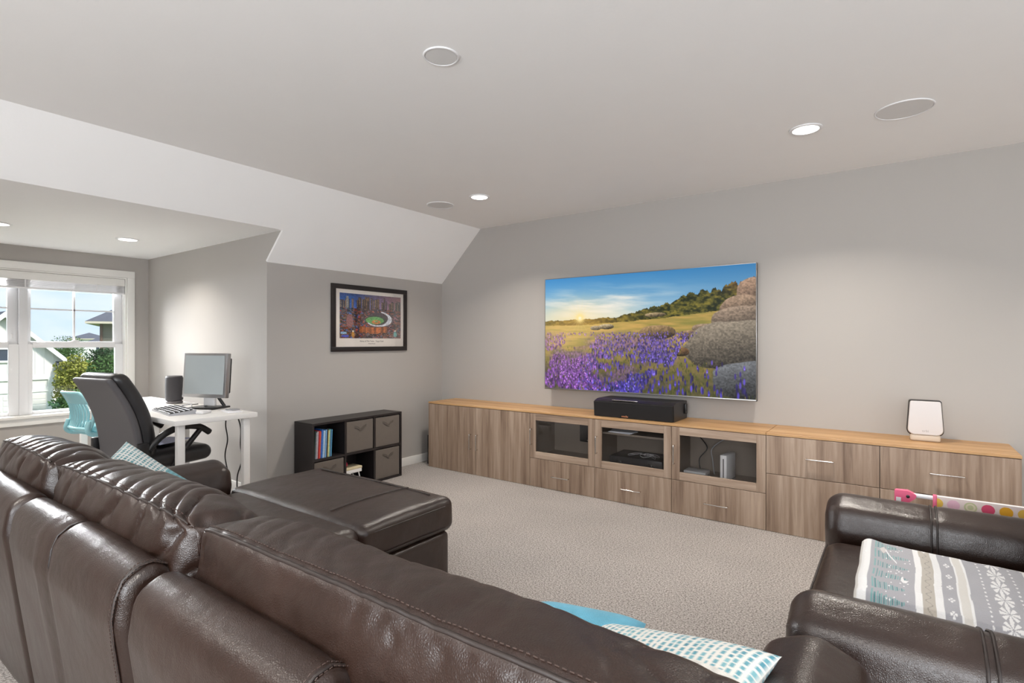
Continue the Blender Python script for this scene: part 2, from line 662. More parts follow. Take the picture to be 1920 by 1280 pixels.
# sloped ceiling: the strip above the alcove and the two lower fields beside it
def slope(name, xa, za, xb, zb, y0, y1, label):
    return struct(prism(name, [(xa, za), (xb, zb), (xb - th, zb + th), (xa - th, za + th)], 1, y0, y1, ceil_m), label, 'ceiling')
slope('ceiling_slope_upper', XS, ZC, XD, ZD, YR, YT, 'white sloped ceiling strip above the alcove opening')
slope('ceiling_slope', XD, ZD, XK, ZK, YC, YT, 'white sloped ceiling above the framed poster')
slope('ceiling_slope_near', XD, ZD, XK, ZK, YR, YC2, 'white sloped ceiling on the near side of the alcove')
struct(box('ceiling', (XS - .02, XR + .1), (YR - .1, YT + .1), (ZC, ZC + .1), ceil_m), 'flat white main ceiling with recessed lights', 'ceiling')
struct(prism('ceiling_alcove', [(XW - .1, ZD), (XD, ZD), (XD - th, ZD + th), (XW - .1, ZD + th)], 1, YC2 - .09, YC + .09, ceil_m), 'low white ceiling of the window alcove', 'ceiling')

# window wall of the alcove with its opening
WY0, WY1, WZ0, WZ1 = .545, 2.112, .60, 1.925
ww = MB()
ww.box((XW - .16, XW), (YC2 - .09, WY0), (0, ZD + .05)).box((XW - .16, XW), (WY1, YC + .09), (0, ZD + .05))
ww.box((XW - .16, XW), (WY0, WY1), (0, WZ0)).box((XW - .16, XW), (WY0, WY1), (WZ1, ZD + .05))
struct(ww.build('wall_window', wall_m), 'grey wall around the alcove window', 'wall')

# walls out of view, with added window openings for the fill lamps
rw = MB()
rw.box((XK - .1, -1.8), (YR - .1, YR), (0, ZC)).box((2.5, XR + .1), (YR - .1, YR), (0, ZC))
rw.box((-1.8, 2.5), (YR - .1, YR), (0, .65)).box((-1.8, 2.5), (YR - .1, YR), (2.25, ZC))
struct(rw.build('wall_front', wall_m), 'grey wall behind the camera around an added wide window', 'wall')
sw = MB()
sw.box((XR, XR + .1), (YR, -.7), (0, ZC)).box((XR, XR + .1), (2.5, YT), (0, ZC))
sw.box((XR, XR + .1), (-.7, 2.5), (0, .65)).box((XR, XR + .1), (-.7, 2.5), (2.25, ZC))
struct(sw.build('wall_right', wall_m), 'grey wall beyond the armchair around an added wide window', 'wall')


def plain_window(name, axis, plane, a0, a1, z0, z1, n, label):
    t = thing(name, label, 'window', (0, 0, 0), kind='structure')
    f = MB()
    def bx(a, z, d=(0, .05)):
        if axis == 0: f.box(a, (plane + d[0], plane + d[1]), z, .004)
        else: f.box((plane + d[0], plane + d[1]), a, z, .004)
    bx((a0, a1), (z0, z0 + .05)); bx((a0, a1), (z1 - .05, z1))
    for i in range(n + 1):
        c = a0 + .03 + (a1 - a0 - .06) * i / n
        bx((c - .03, c + .03), (z0, z1))
    f.build('window_frame', vinyl_m, t)
    for i in range(n):
        ca, cb = a0 + .03 + (a1 - a0 - .06) * i / n + .03, a0 + .03 + (a1 - a0 - .06) * (i + 1) / n - .03
        if axis == 0: box('pane', (ca, cb), (plane + .02, plane + .026), (z0 + .05, z1 - .05), pane_m, t)
        else: box('pane', (plane + .02, plane + .026), (ca, cb), (z0 + .05, z1 - .05), pane_m, t)


plain_window('added_window_2', 0, YR - .08, -1.8, 2.5, .65, 2.25, 4, 'added wide white framed window behind the camera')  # both windows are added out of view to light the room
plain_window('added_window_3', 1, XR + .03, -.7, 2.5, .65, 2.25, 3, 'added wide white framed window beyond the armchair')

# baseboards
bb = .085
struct(box('baseboard_left', (XK, XK + .014), (YC + .0, YT), (0, bb), trim_m, bev=.004), 'white baseboard along the knee wall beside the cube shelf', 'baseboard')
struct(box('baseboard_back', (XK + .014, XR), (YT - .014, YT), (0, bb), trim_m, bev=.004), 'white baseboard along the wall behind the cabinets', 'baseboard')
struct(box('baseboard_alcove', (XW, XK), (YC - .014, YC), (0, bb), trim_m, bev=.004), 'white baseboard along the alcove side wall under the desk', 'baseboard')
struct(box('baseboard_window', (XW, XW + .014), (YC2, YC - .014), (0, bb), trim_m, bev=.004), 'white baseboard under the alcove window', 'baseboard')

# ------------------------------------------------------------------ the alcove window
win = thing('window_1', 'white double hung twin window in the alcove', 'window', (XW, 1.33, .58), kind='structure')
cs = MB()
cs.box((XW, XW + .02), (WY1, WY1 + .066), (.60, 1.926), .003)
cs.box((XW, XW + .02), (WY0 - .066, WY0), (.60, 1.926), .003)
cs.box((XW, XW + .02), (WY0 - .066, WY1 + .066), (1.926, 1.994), .003)
cs.build('casing', trim_m, win, 35)
box('window_sill', (XW - .08, XW + .04), (WY0 - .085, WY1 + .085), (.578, .604), trim_m, win, .004)
box('apron', (XW, XW + .018), (WY0 - .066, WY1 + .066), (.515, .578), trim_m, win, .003)
jb = MB()
jb.box((XW - .12, XW), (WY1 - .012, WY1), (.604, 1.926)).box((XW - .12, XW), (WY0, WY0 + .012), (.604, 1.926)).box((XW - .12, XW), (WY0 + .012, WY1 - .012), (1.912, 1.926))
jb.build('jamb', trim_m, win)
XG = XW - .09
box('mullion', (XG - .03, XG + .035), (1.296, 1.357), (.604, 1.912), vinyl_m, win, .003)
for (a, b) in ((1.357, 2.10), (.557, 1.296)):
    # lower sash stands proud of the upper one
    lo = MB()
    lo.box((XG, XG + .03), (a, a + .034), (.604, 1.25), .003).box((XG, XG + .03), (b - .070, b), (.604, 1.25), .003)
    lo.box((XG, XG + .03), (a + .034, b - .070), (.604, .632), .003).box((XG, XG + .03), (a + .034, b - .070), (1.216, 1.272), .003)
    l = lo.build('lower_sash', vinyl_m, win, 35)
    box('pane', (XG + .010, XG + .016), (a + .034, b - .070), (.632, 1.216), pane_m, l)
    up = MB()
    up.box((XG - .034, XG - .002), (a, a + .028), (1.24, 1.912), .003).box((XG - .034, XG - .002), (b - .072, b), (1.24, 1.912), .003)
    up.box((XG - .034, XG - .002), (a + .028, b - .072), (1.236, 1.276), .003).box((XG - .034, XG - .002), (a + .028, b - .072), (1.872, 1.912), .003)
    u = up.build('upper_sash', vinyl_m, win, 35)
    box('pane', (XG - .022, XG - .016), (a + .028, b - .072), (1.276, 1.872), pane_m, u)
    c = (a + .028 + b - .072) / 2
    mu = MB()
    mu.box((XG - .018, XG - .004), (c - .008, c + .008), (1.276, 1.872)).box((XG - .018, XG - .004), (a + .028, b - .072), (1.572, 1.586))
    mu.build('muntin', vinyl_m, u)
    lk = MB()
    lk.box((XG + .004, XG + .026), (c - .035, c + .035), (1.272, 1.279), .003).box((XG + .006, XG + .02), (c - .02, c + .03), (1.279, 1.288), .003)
    lk.build('sash_lock', white_pl, l, 35)
    tl = MB()
    tl.box((XG - .002, XG + .006), (b - .05, b - .034), (1.30, 1.345), .004)
    tl.build('tilt_latch', white_pl, u, 35)

bl = thing('window_blind', 'white slatted blind pulled up at the top of the alcove window', 'blind', (XW - .03, 1.33, 1.75))
box('valance', (XW - .062, XW - .002), (WY0 + .014, WY1 - .014), (1.838, 1.91), trim_m, bl, .004)
for k in range(9):
    z = 1.776 + k * .0068
    box('slat', (XW - .058, XW - .008), (WY0 + .02, WY1 - .02), (z, z + .0035), white_pl, bl, .001)
box('bottom_rail', (XW - .06, XW - .006), (WY0 + .02, WY1 - .02), (1.757, 1.773), white_pl, bl, .003)
for y in (.8, 1.33, 1.86):
    box('ladder_tape', (XW - .008, XW - .005), (y - .006, y + .006), (1.757, 1.838), white_pl, bl)

# ------------------------------------------------------------------ ceiling fittings
def downlight(x, y, z, label, power, r=.082, grp='recessed ceiling lights'):
    t = thing('downlight', label, 'ceiling light', (x, y, z), group=grp, world=False)
    m = MB()
    m.lathe([(r, -.001), (r, -.006), (r - .006, -.009), (r - .016, -.008), (r - .018, -.001)], seg=40)
    m.build('trim_ring', white_pl, t, 40)
    l = MB()
    l.lathe([(r - .018, -.001), (r - .019, -.005), (.001, -.0065)], seg=40)
    l.build('lens', lens_m, t, 60)
    d = bpy.data.lights.new('lamp', 'AREA')
    d.shape, d.size, d.energy, d.color = 'DISK', .11, power, (1, .93, .84)
    d.spread = rad(125)
    o = bpy.data.objects.new('lamp', d)
    o.location = (0, 0, -.012)
    o.parent = t
    COL.objects.link(o)


downlight(-2.757, 3.362, ZC, 'lit recessed ceiling light nearest the sloped ceiling', 13)
downlight(-.41, 3.35, ZC, 'lit recessed ceiling light above the glass door cabinets, beside a large speaker disc', 13)
downlight(-2.757, -.7, ZC, 'recessed ceiling light behind the sofa near the sloped ceiling', 13)
downlight(-.41, -.7, ZC, 'recessed ceiling light above the camera', 13)
downlight(1.9, 3.35, ZC, 'recessed ceiling light beyond the armchair', 13)
downlight(1.9, -.7, ZC, 'recessed ceiling light in the corner behind the camera', 13)
downlight(-5.27, 1.745, ZD, 'lit alcove ceiling light nearest the desk wall', 6)
downlight(-5.33, .95, ZD, 'lit alcove ceiling light cut by the edge of the view', 6)


def ceiling_speaker(x, y, r, label, name='ceiling_speaker', cat='speaker', grp='round ceiling speakers'):
    t = thing(name, label, cat, (x, y, ZC), group=grp, world=False)
    m = MB()
    m.lathe([(r, -.0005), (r, -.004), (r - .003, -.006), (r - .007, -.0055), (r - .008, -.0005)], seg=48)
    m.build('rim', white_pl, t, 40)
    g = MB()
    g.lathe([(r - .008, -.0005), (r - .009, -.004), (.001, -.0045)], seg=48)
    g.build('grille', grille_m, t, 60)


grille_m = plain('speaker_grille', S(220, 219, 218), .8, var=.02, bump=(900, .3, .001))
ceiling_speaker(-3.2, 3.37, .118, 'round white ceiling speaker grille beside the sloped ceiling')
ceiling_speaker(.03, 3.36, .126, 'large round white ceiling speaker grille above the drawer cabinets')
ceiling_speaker(-1.528, 1.613, .074, 'small round white cover disc in the middle of the ceiling', 'ceiling_disc', 'cover disc', None)

# ------------------------------------------------------------------ leather sectional sofa
sofa = thing('sectional_sofa', 'dark brown leather sectional sofa with chaise seen from behind', 'sofa', (-1.6, .9, 0))
# inner frame, seen as the dark strip between the back panels
core = rpoly([(.53, .06), (.47, .66), (.50, .725), (.56, .725), (.60, .30), (.60, .06)], .03, 4)
sweep('back_frame', core, 0, -3.17, -.03, 30, .01, leather_dark_m, sofa, m=60)
back_prof = rpoly([(.515, .05), (.438, .64), (.452, .735), (.515, .765), (.556, .735), (.60, .40), (.60, .05)], [.01, .06, .06, .05, .03, .02, .01], 7)
for (a, b) in ((-3.19, -2.362), (-2.325, -1.387), (-1.342, -.705), (-.662, -.005)):
    def dp(x, s, Q, a=a, b=b):
        c = np.cos((x - (a + b) / 2) / (b - a) * PI)
        soft_ = .009 * np.clip(c, 0, 1) ** .6
        d = soft_ * np.ones(len(s)) + .004 * (fbm(np.full(len(s), x * 5), Q[:, 1] * 3.2, 3, 3) - .5)
        if -2.33 < a < -2.3:    # the quilted panel dips along its middle seam
            d = d - .010 * np.exp(-((x + 1.885) / .014) ** 2) + .004 * np.exp(-((x + 1.96 + .1 * (Q[:, 1] - .5)) / .02) ** 2)
        return d
    p = sweep('back_panel', back_prof, 0, a, b, 60, .028, leather_m, sofa, dp, m=100)


def on_back(x, z):
    """a point on the outer face of the back at height z"""
    return .515 + (.438 - .515) * (z - .05) / (.64 - .05)


# seams on the back: the middle seam of one panel and the stitched edges
def back_line(x, off=.0, z0=.06):
    pts = [(x, on_back(x, z) - off, z) for z in np.linspace(z0, .60, 14)]
    pts += [(x, .4385 - off, .66), (x, .444 - off * .8, .70), (x, .458 - off * .6, .737 + off * .4), (x, .485, .757 + off), (x, .515, .760 + off), (x, .545, .745 + off)]
    return pts
tube('panel_seam', back_line(-1.885, -.0005), .0028, leather_dark_m, sofa, 6)


def stitches(name, pts, r, gap, mat, parent, seg=5):
    """a run of separate stitches along a path, one mesh"""
    P = np.array(pts, float)
    d = np.r_[0, np.cumsum(np.linalg.norm(np.diff(P, axis=0), axis=1))]
    m = MB()
    t = 0
    while t + gap * .6 < d[-1]:
        q = [tuple(np.interp(tt, d, P[:, k]) for k in range(3)) for tt in (t, t + gap * .3, t + gap * .6)]
        m.tube(q, r, seg)
        t += gap
    o = m.build(name, mat, parent, 60)
    o['kind'] = 'stuff'
    return o
for x in (-1.408, -.726):
    tube('edge_seam', back_line(x, .003), .003, piping_m, sofa, 6)
    stitches('stitching', back_line(x - .008, .0065), .0011, .009, thread_m, sofa)
    stitches('stitching', back_line(x + .009, .0055), .0011, .009, thread_m, sofa)

# back cushions
cush = rpoly([(.62, .47), (.548, .69), (.566, .856), (.722, .847), (.87, .68), (.86, .47)], [.05, .06, .022, .045, .10, .06], 8)
REAR, FRONT = np.array((.566, .856)), np.array((.722, .847))
def cushion(a, b, wr, seed, puff):
    L = b - a
    def dp(x, s, Q):
        dr = np.linalg.norm(Q - REAR, axis=1)
        df = np.linalg.norm(Q - FRONT, axis=1)
        e = min(x - a, b - x)
        top = np.exp(-((Q[:, 1] - .84) / .13) ** 2)
        mid = np.clip(e / .22, 0, 1) ** .5
        d = puff * mid * (1 - .55 * np.exp(-(dr / .03) ** 2) - .35 * np.exp(-(df / .03) ** 2)) * np.clip((Q[:, 1] - .5) / .2, 0, 1)
        # folds that run across the cushion from seam to seam
        nz = fbm(np.full(len(s), x * 4.), Q[:, 0] * 7 + Q[:, 1] * 5, 3, seed) - .5
        ontop = np.clip((Q[:, 1] - .825) / .02, 0, 1)
        ph1 = x * 17 + 3.0 * nz + 9 * (Q[:, 0] - .6)
        ph2 = x * 8 + 2.4 * nz - 5 * (Q[:, 1] - .8)
        f1 = (1 - np.abs(np.sin(ph1 * PI * .75))) ** 1.8
        f2 = (1 - np.abs(np.sin(ph2 * PI * .75))) ** 2.6
        amp = .25 + 1.1 * vnoise(np.full(len(s), x * 7), Q[:, 0] * 9, seed + 5)
        near = np.exp(-(dr / .10) ** 2) + .8 * np.exp(-(df / .09) ** 2) + .35 * top
        endw = .55 + .7 * math.exp(-(e / .16) ** 2)
        d = d - wr * (.75 * f1 * ontop + f2 * (1 - ontop)) * amp * np.clip(near, 0, 1.2) * endw
        d = d + .006 * (fbm(np.full(len(s), x * 9), Q[:, 1] * 9 + Q[:, 0] * 9, 3, seed + 9) - .5) * 2 * top
        # sag of the whole cushion away from its middle
        d = d - .018 * (1 - mid) * np.clip((Q[:, 1] - .6) / .2, 0, 1)
        return d
    o = sweep('back_cushion', cush, 0, a, b, 150, .055, leather_m, sofa, dp, m=170)
    # piping along the rear seam, following the folds
    def edge(P0, off):
        pts = []
        for x in np.linspace(a + .045, b - .045, 70):
            d = dp(x, np.zeros(1), P0[None, :])[0]
            c = np.array((.70, .66))
            n = (P0 - c) / np.linalg.norm(P0 - c)
            p = P0 + n * (d + off)
            pts.append((x, p[0], p[1]))
        return pts
    tube('piping', edge(REAR + np.array((.006, -.004)), -.001), .0042, piping_m, o, 8)
    stitches('stitching', edge(REAR + np.array((.020, -.001)), .0015), .0010, .011, thread_m, o)
    stitches('stitching', edge(FRONT + np.array((-.012, .000)), -.001), .0011, .011, thread_m, o)
    # boxing seam round each end
    return o


cushion(-3.16, -2.408, .020, 21, .030)
cushion(-2.395, -1.342, .022, 34, .022)
cushion(-1.328, -.10, .007, 47, .012)

# seats (mostly hidden behind the back cushions), chaise, arms
soft('seat_base', (-1.88, -.28), (.60, 1.30), (.05, .285), .03, leather_m, sofa, 14)
soft('seat_cushion', (-1.885, -1.06), (.87, 1.36), (.285, .46), .05, leather_m, sofa, 20, (0, 0, .02))
soft('seat_cushion', (-1.055, -.275), (.87, 1.36), (.285, .46), .05, leather_m, sofa, 20, (0, 0, .02))


def crumple(q):
    n = fbm(q[:, 0] * 5, q[:, 1] * 5 + q[:, 2] * 5, 4, 61) - .5
    q = q.copy()
    q[:, 2] += .012 * n * (q[:, 2] > .36)
    q[:, 0] += .010 * (fbm(q[:, 1] * 7, q[:, 2] * 9, 3, 5) - .5) * (q[:, 0] > -2.0)
    return q
soft('chaise_base', (-3.03, -1.90), (.60, 2.075), (.03, .287), .03, leather_m, sofa, 20)
soft('chaise_seat', (-2.925, -1.893), (.86, 1.512), (.285, .462), .06, leather_m, sofa, 26, (0, 0, .014), crumple)
ch = soft('chaise_cushion', (-3.05, -1.885), (1.488, 2.10), (.285, .462), .048, leather_m, sofa, 34, (.0, .0, .018), crumple)
zt = lambda x, y: .462 + .018 * max(0, 1 - ((x + 2.4675) / .5825) ** 2) * max(0, 1 - ((y - 1.794) / .306) ** 2) + .001
tube('top_seam', [(-2.19, y, zt(-2.19, y)) for y in np.linspace(1.55, 2.05, 14)], .004, piping_m, ch, 6)
stitches('stitching', [(-2.178, y, zt(-2.178, y) + .002) for y in np.linspace(1.55, 2.02, 14)], .001, .011, thread_m, ch)
tube('top_seam', [(x, 2.025, zt(x, 2.025)) for x in np.linspace(-2.95, -2.0, 14)], .003, piping_m, ch, 6)
tube('side_seam', [(-1.8855, y, .425) for y in np.linspace(1.56, 2.02, 10)], .003, piping_m, ch, 6)
tube('side_seam', [(-1.8855, y, .318) for y in np.linspace(1.56, 2.02, 10)], .0025, piping_m, ch, 6)


def arm(parent, c, half, y0, y1, top, axis, name='arm', seam=None, low=.05):
    """rolled arm: profile across, swept along axis; seam = position of the sewn strip"""
    pr = rpoly([(c - half * .78, low), (c - half * .78, top - .24), (c - half, top - .13), (c - half * .82, top - .03), (c, top + .012), (c + half * .82, top - .03), (c + half, top - .13), (c + half * .78, top - .24), (c + half * .78, low)],
               [.01, .05, .06, .06, .08, .06, .06, .05, .01], 6)
    def dp(a, s, Q):
        d = .004 * (fbm(np.full(len(s), a * 6), Q[:, 1] * 6 + Q[:, 0] * 4, 3, 77) - .5) * 2
        if seam is not None: d = d - .006 * np.exp(-((a - seam) / .012) ** 2)
        return d
    o = sweep(name, pr, axis, y0, y1, 70, .07, leather_m, parent, dp, m=100)
    if seam is not None:
        Q = resample(pr, 100)
        up = [q for q in Q if q[1] > top - .30]
        up.sort(key=lambda q: math.atan2(q[0] - c, q[1] - (top - .2)))
        for off in (-.009, .009):
            pts = [((seam + off, q[0], q[1]) if axis == 0 else (q[0], seam + off, q[1])) for q in up]
            cc = np.array((c, top - .12))
            out = []
            for p in pts:
                v = np.array((p[1], p[2])) if axis == 0 else np.array((p[0], p[2]))
                n = (v - cc) / np.linalg.norm(v - cc)
                v = v - n * .0012
                out.append((p[0], v[0], v[1]) if axis == 0 else (v[0], p[1], v[1]))
            tube('arm_seam', out, .0035, piping_m, o, 6)
    return o


arm(sofa, -3.065, .14, .52, 1.478, .615, 1)
arm(sofa, -.142, .12, .905, 1.37, .632, 1)
for (x, y) in ((-3.12, .6), (-.08, .6), (-2.9, 1.98), (-2.0, 1.98), (-.08, 1.3)):
    box('foot', (x - .03, x + .03), (y - .03, y + .03), (0, .055), blackwood_m, sofa, .004)

# ------------------------------------------------------------------ leather armchair
ac = thing('armchair', 'wide dark brown leather armchair with a folded blanket on its seat', 'armchair', (.3, 2.12, 0))
arm(ac, 1.60, .135, -.235, .72, .612, 0, seam=.165)
arm(ac, 2.745, .135, -.255, .72, .602, 0, seam=.118)
soft('seat_base', (-.20, .66), (1.735, 2.61), (.05, .29), .04, leather_m, ac, 16)
soft('seat_cushion', (-.25, .36), (1.74, 2.605), (.285, .452), .07, leather_m, ac, 30, (0, 0, .022))
tube('seat_seam', [(-.235, y, .438 + .004 * math.sin((y - 1.75) / .75 * PI)) for y in np.linspace(1.80, 2.54, 16)], .0035, piping_m, ac, 6)
soft('back_cushion', (.37, .60), (1.74, 2.605), (.40, .93), .09, leather_m, ac, 26, (.03, 0, .02))
soft('backrest', (.58, .80), (1.55, 2.80), (.05, .84), .06, leather_m, ac, 20)
for (x, y) in ((-.15, 1.6), (-.15, 2.64), (.7, 1.6), (.7, 2.64)):
    box('foot', (x - .03, x + .03), (y - .03, y + .03), (0, .055), blackwood_m, ac, .004)

# ------------------------------------------------------------------ media cabinets
YF = 3.914                       # front of the doors
ZT = .645                        # underside of the worktop
def carcass(x0, x1, split, parent, shelf=None):
    m = MB()
    y0, y1, t = YF + .019, YT - .016, .016
    m.box((x0, x0 + t), (y0, y1), (.0, ZT)).box((x1 - t, x1), (y0, y1), (.0, ZT))
    m.box((x0 + t, x1 - t), (y0, y1), (.0, .02)).box((x0 + t, x1 - t), (y0, y1), (ZT - t, ZT))
    m.box((x0 + t, x1 - t), (y1 - .008, y1), (.02, ZT - t))
    if split: m.box((x0 + t, x1 - t), (y0 + .002, y1 - .008), (split - .008, split + .008))
    if shelf: m.box((x0 + t, x1 - t), (y0 + .06, y1 - .008), (shelf - .007, shelf + .007))
    return m.build('body', inner_m, parent)


def pull_v(x, z0, z1, parent):
    y = YF
    tube('handle', smoothpath([(x, y + .001, z0), (x, y - .022, z0), (x, y - .030, z0 + .010), (x, y - .030, z1 - .010), (x, y - .022, z1), (x, y + .001, z1)], 5), .0048, chrome_m, parent, 10)


def pull_h(x0, x1, z, parent):
    y = YF
    tube('handle', smoothpath([(x0, y + .001, z), (x0, y - .022, z), (x0 + .010, y - .030, z), (x1 - .010, y - .030, z), (x1, y - .022, z), (x1, y + .001, z)], 5), .0048, chrome_m, parent, 10)


def slab(name, x0, x1, z0, z1, parent, mat=None):
    return box(name, (x0 + .0018, x1 - .0018), (YF, YF + .018), (z0 + .0018, z1 - .0018), mat or wood_v, parent, .0012, 1)


def glass_door(x0, x1, z0, z1, parent):
    x0, x1, z0, z1 = x0 + .0018, x1 - .0018, z0 + .0018, z1 - .0018
    w = .058
    d = box('door', (x0, x0 + w), (YF, YF + .018), (z0, z1), wood_v, parent, .0012, 1)
    box('stile', (x1 - w, x1), (YF, YF + .018), (z0, z1), wood_v, d, .0012, 1)
    box('rail', (x0 + w, x1 - w), (YF, YF + .018), (z0, z0 + w), wood_h, d, .0012, 1)
    box('rail', (x0 + w, x1 - w), (YF, YF + .018), (z1 - w, z1), wood_h, d, .0012, 1)
    box('pane', (x0 + w - .003, x1 - w + .003), (YF + .009, YF + .013), (z0 + w - .003, z1 - w + .003), cab_glass, d)
    return d


X = [-3.885, -3.262, -2.635, -1.998, -1.362, -.716, -.084, .545]
SP = .249
A = thing('cabinet', 'tall two door oak cabinet at the knee wall end of the media row', 'cabinet', (-3.26, 4.1, 0), group='media wall cabinets')
carcass(X[0], X[2], None, A)
d = slab('door', X[0], X[1], .0, ZT - .002, A); pull_v(-3.315, .245, .385, d)
d = slab('door', X[1], X[2], .0, ZT - .002, A); pull_v(-3.232, .245, .385, d)
names = ['oak cabinet with an empty looking glass door, next to the two door cabinet',
         'oak cabinet with glass door showing a black receiver and white papers',
         'oak cabinet with glass door showing a white game console']
for i in range(3):
    x0, x1 = X[2 + i], X[3 + i]
    c = thing('cabinet', names[i], 'cabinet', ((x0 + x1) / 2, 4.1, 0), group='media wall cabinets')
    carcass(x0, x1, SP, c, .525 if i == 1 else None)
    g = glass_door(x0, x1, SP, ZT - .002, c)
    pull_v(x0 + .022, .37, .505, g)
    dr = slab('drawer', x0, x1, .0, SP, c)
    xm = (x0 + x1) / 2
    pull_h(xm - .076, xm + .076, .116, dr)
nm2 = ['oak drawer cabinet between the glass doors and the end cabinet', 'oak drawer cabinet at the armchair end of the media row']
for i in range(2):
    x0, x1 = X[5 + i], X[6 + i]
    c = thing('cabinet', nm2[i], 'cabinet', ((x0 + x1) / 2, 4.1, 0), group='media wall cabinets')
    carcass(x0, x1, .388, c)
    dr = slab('drawer', x0, x1, .388, ZT - .002, c)
    xm = (x0 + x1) / 2
    pull_h(xm - .074, xm + .074, .516, dr)
    slab('lower_front', x0, x1, .0, .388, c)
tag(box('worktop', (X[0], X[5] - .0015), (YF - .001, YT - .001), (ZT, ZT + .016), oak_top, bev=.0012, seg=1), 'golden oak worktop carrying the center speaker under the television', 'worktop', 'worktops on the media cabinets')
tag(box('worktop', (X[5] + .0015, X[7]), (YF - .001, YT - .001), (ZT, ZT + .016), oak_top, bev=.0012, seg=1), 'golden oak worktop carrying the white router', 'worktop', 'worktops on the media cabinets')
ZW = ZT + .016

# things behind the glass doors
b = thing('black_box', 'small black box hung behind the first glass door', 'speaker', (-2.11, 4.06, .43))  # dark form in the door glass, built as a solid box
box('cabinet_box', (-2.19, -2.016), (4.01, 4.16), (.425, .627), black_m, b, .008)
box('front_cloth', (-2.182, -2.024), (4.003, 4.01), (.433, .62), black_cloth_m, b, .003)
box('badge', (-2.115, -2.085), (4.0, 4.003), (.44, .446), chrome_m, b)
r = thing('av_receiver', 'black receiver with a tangle of thin wires behind the middle glass door', 'receiver', (-1.68, 4.1, SP + .008))
box('casing', (-1.90, -1.46), (3.99, 4.27), (SP + .02, .35), black_m, r, .004)
box('front_panel', (-1.90, -1.46), (3.982, 3.99), (SP + .022, .348), plain('receiver_front', S(34, 34, 38), .3), r, .002)
kn = latheg([(.022, 0), (.022, .014), (.019, .016), (.001, .016)], 20)
for x in (-1.81, -1.55):
    mesh('knob', [(v[0] + x, 3.982 - v[2], v[1] + .305) for v in kn[0]], kn[1], black_m, r, 40)
for x in (-1.86, -1.5):
    for y in (4.02, 4.24):
        box('foot', (x - .015, x + .015), (y - .015, y + .015), (SP + .009, SP + .0205), black_m, r)
for k in range(4):
    q = []
    x, y = -1.72 + k * .05, 4.08
    for j in range(9):
        q.append((x + .05 * math.sin(j * 1.9 + k), y + .05 * math.cos(j * 1.3 + k * 2), .353 + .02 * abs(math.sin(j * 1.1 + k))))
    tube('wire', smoothpath(q, 5), .0016, [grey_pl, black_m, white_pl, grey_pl][k], r, 5)
pp = thing('papers', 'white papers on the shelf behind the middle glass door', 'papers', (-1.82, 4.08, .532))
for k in range(3):
    m = MB().box((-.10, .10), (-.07, .07), (.0005 + k * .004, .0035 + k * .004))
    m.xf(Matrix.Translation((-1.82, 4.07, .532)) @ Matrix.Rotation(.15 * k - .1, 4, 'Z'))
    m.build('sheet', paper_m, pp)
wi = thing('game_console', 'slim white game console standing upright behind the glass door', 'game console', (-1.0, 4.06, SP + .008))
Mw = Matrix.Translation((-1.0, 4.06, SP + .009)) @ Matrix.Rotation(rad(-6), 4, 'Z')
MB().box((-.023, .023), (-.08, .10), (.018, .20), .003).xf(Mw).build('body', white_pl, wi, 35)
MB().box((-.003, .003), (-.0815, -.079), (.04, .175)).xf(Mw).build('disc_slot', black_m, wi)
MB().box((-.025, .025), (-.078, .10), (.0, .018), .003).xf(Mw).build('stand', grey_pl, wi, 35)
ne = thing('retro_console', 'small grey box console lying flat beside the white game console', 'game console', (-1.22, 4.06, SP + .008))
MB().box((-1.30, -1.14), (4.0, 4.12), (SP + .009, SP + .035), .002).build('body', grey_pl, ne, 35)
MB().box((-1.30, -1.14), (4.0, 4.12), (SP + .036, SP + .06), .002).build('lid', plain('light_grey_plastic', S(196, 195, 196), .45), ne, 35)
MB().box((-1.185, -1.16), (3.998, 4.0), (SP + .012, SP + .032)).build('port', black_m, ne)
for i, (xs, col, lab) in enumerate([(-1.23, black_m, 'black cable hanging behind the retro console'), (-1.13, grey_pl, 'grey cable hanging between the two game consoles')]):
    tag(tube('cable', smoothpath([(xs, 4.20, SP + .014), (xs - .02, 4.23, .36), (xs + .03 - .06 * i, 4.26, .45), (xs - .06 + .15 * i, 4.285, .55), (xs - .07 + .2 * i, 4.285, .60)], 8), .004, col, None, 8), lab, 'cable')

# centre speaker, router
cs_ = thing('center_speaker', 'wide black center speaker on the worktop under the television', 'speaker', (-1.70, 4.12, ZW))
m = prism('cabinet_box', [(3.985, ZW + .002), (3.975, ZW + .128), (4.03, ZW + .142), (4.28, ZW + .142), (4.29, ZW + .002)], 0, -2.03, -1.366, plain('black_vinyl', S(30, 28, 29), .3), cs_)
prism('grille', [(3.963, ZW + .004), (3.953, ZW + .122), (3.9745, ZW + .126), (3.9845, ZW + .004)], 0, -2.026, -1.37, black_cloth_m, cs_)
box('top_trim', (-1.88, -1.66), (3.985, 4.0), (ZW + .134, ZW + .142), chrome_m, cs_, .002)
box('cable_hook', (-1.366, -1.352), (4.22, 4.26), (ZW + .04, ZW + .12), black_m, cs_, .004)
def text(name, body, size, loc, rot, mat, parent, depth=.0005):
    cu = bpy.data.curves.new(name, 'FONT')
    cu.body, cu.size, cu.extrude = body, size, depth
    cu.align_x, cu.align_y = 'CENTER', 'CENTER'
    cu.materials.append(mat)
    tmp = bpy.data.objects.new(name, cu)
    COL.objects.link(tmp)
    me = bpy.data.meshes.new_from_object(tmp.evaluated_get(bpy.context.evaluated_depsgraph_get()))
    bpy.data.objects.remove(tmp)
    o = bpy.data.objects.new(name, me)
    COL.objects.link(o)
    o.parent = parent
    o.location, o.rotation_euler = loc, rot
    return o
copper_m = plain('copper_print', S(196, 134, 100), .4, .5)
bd = MB()
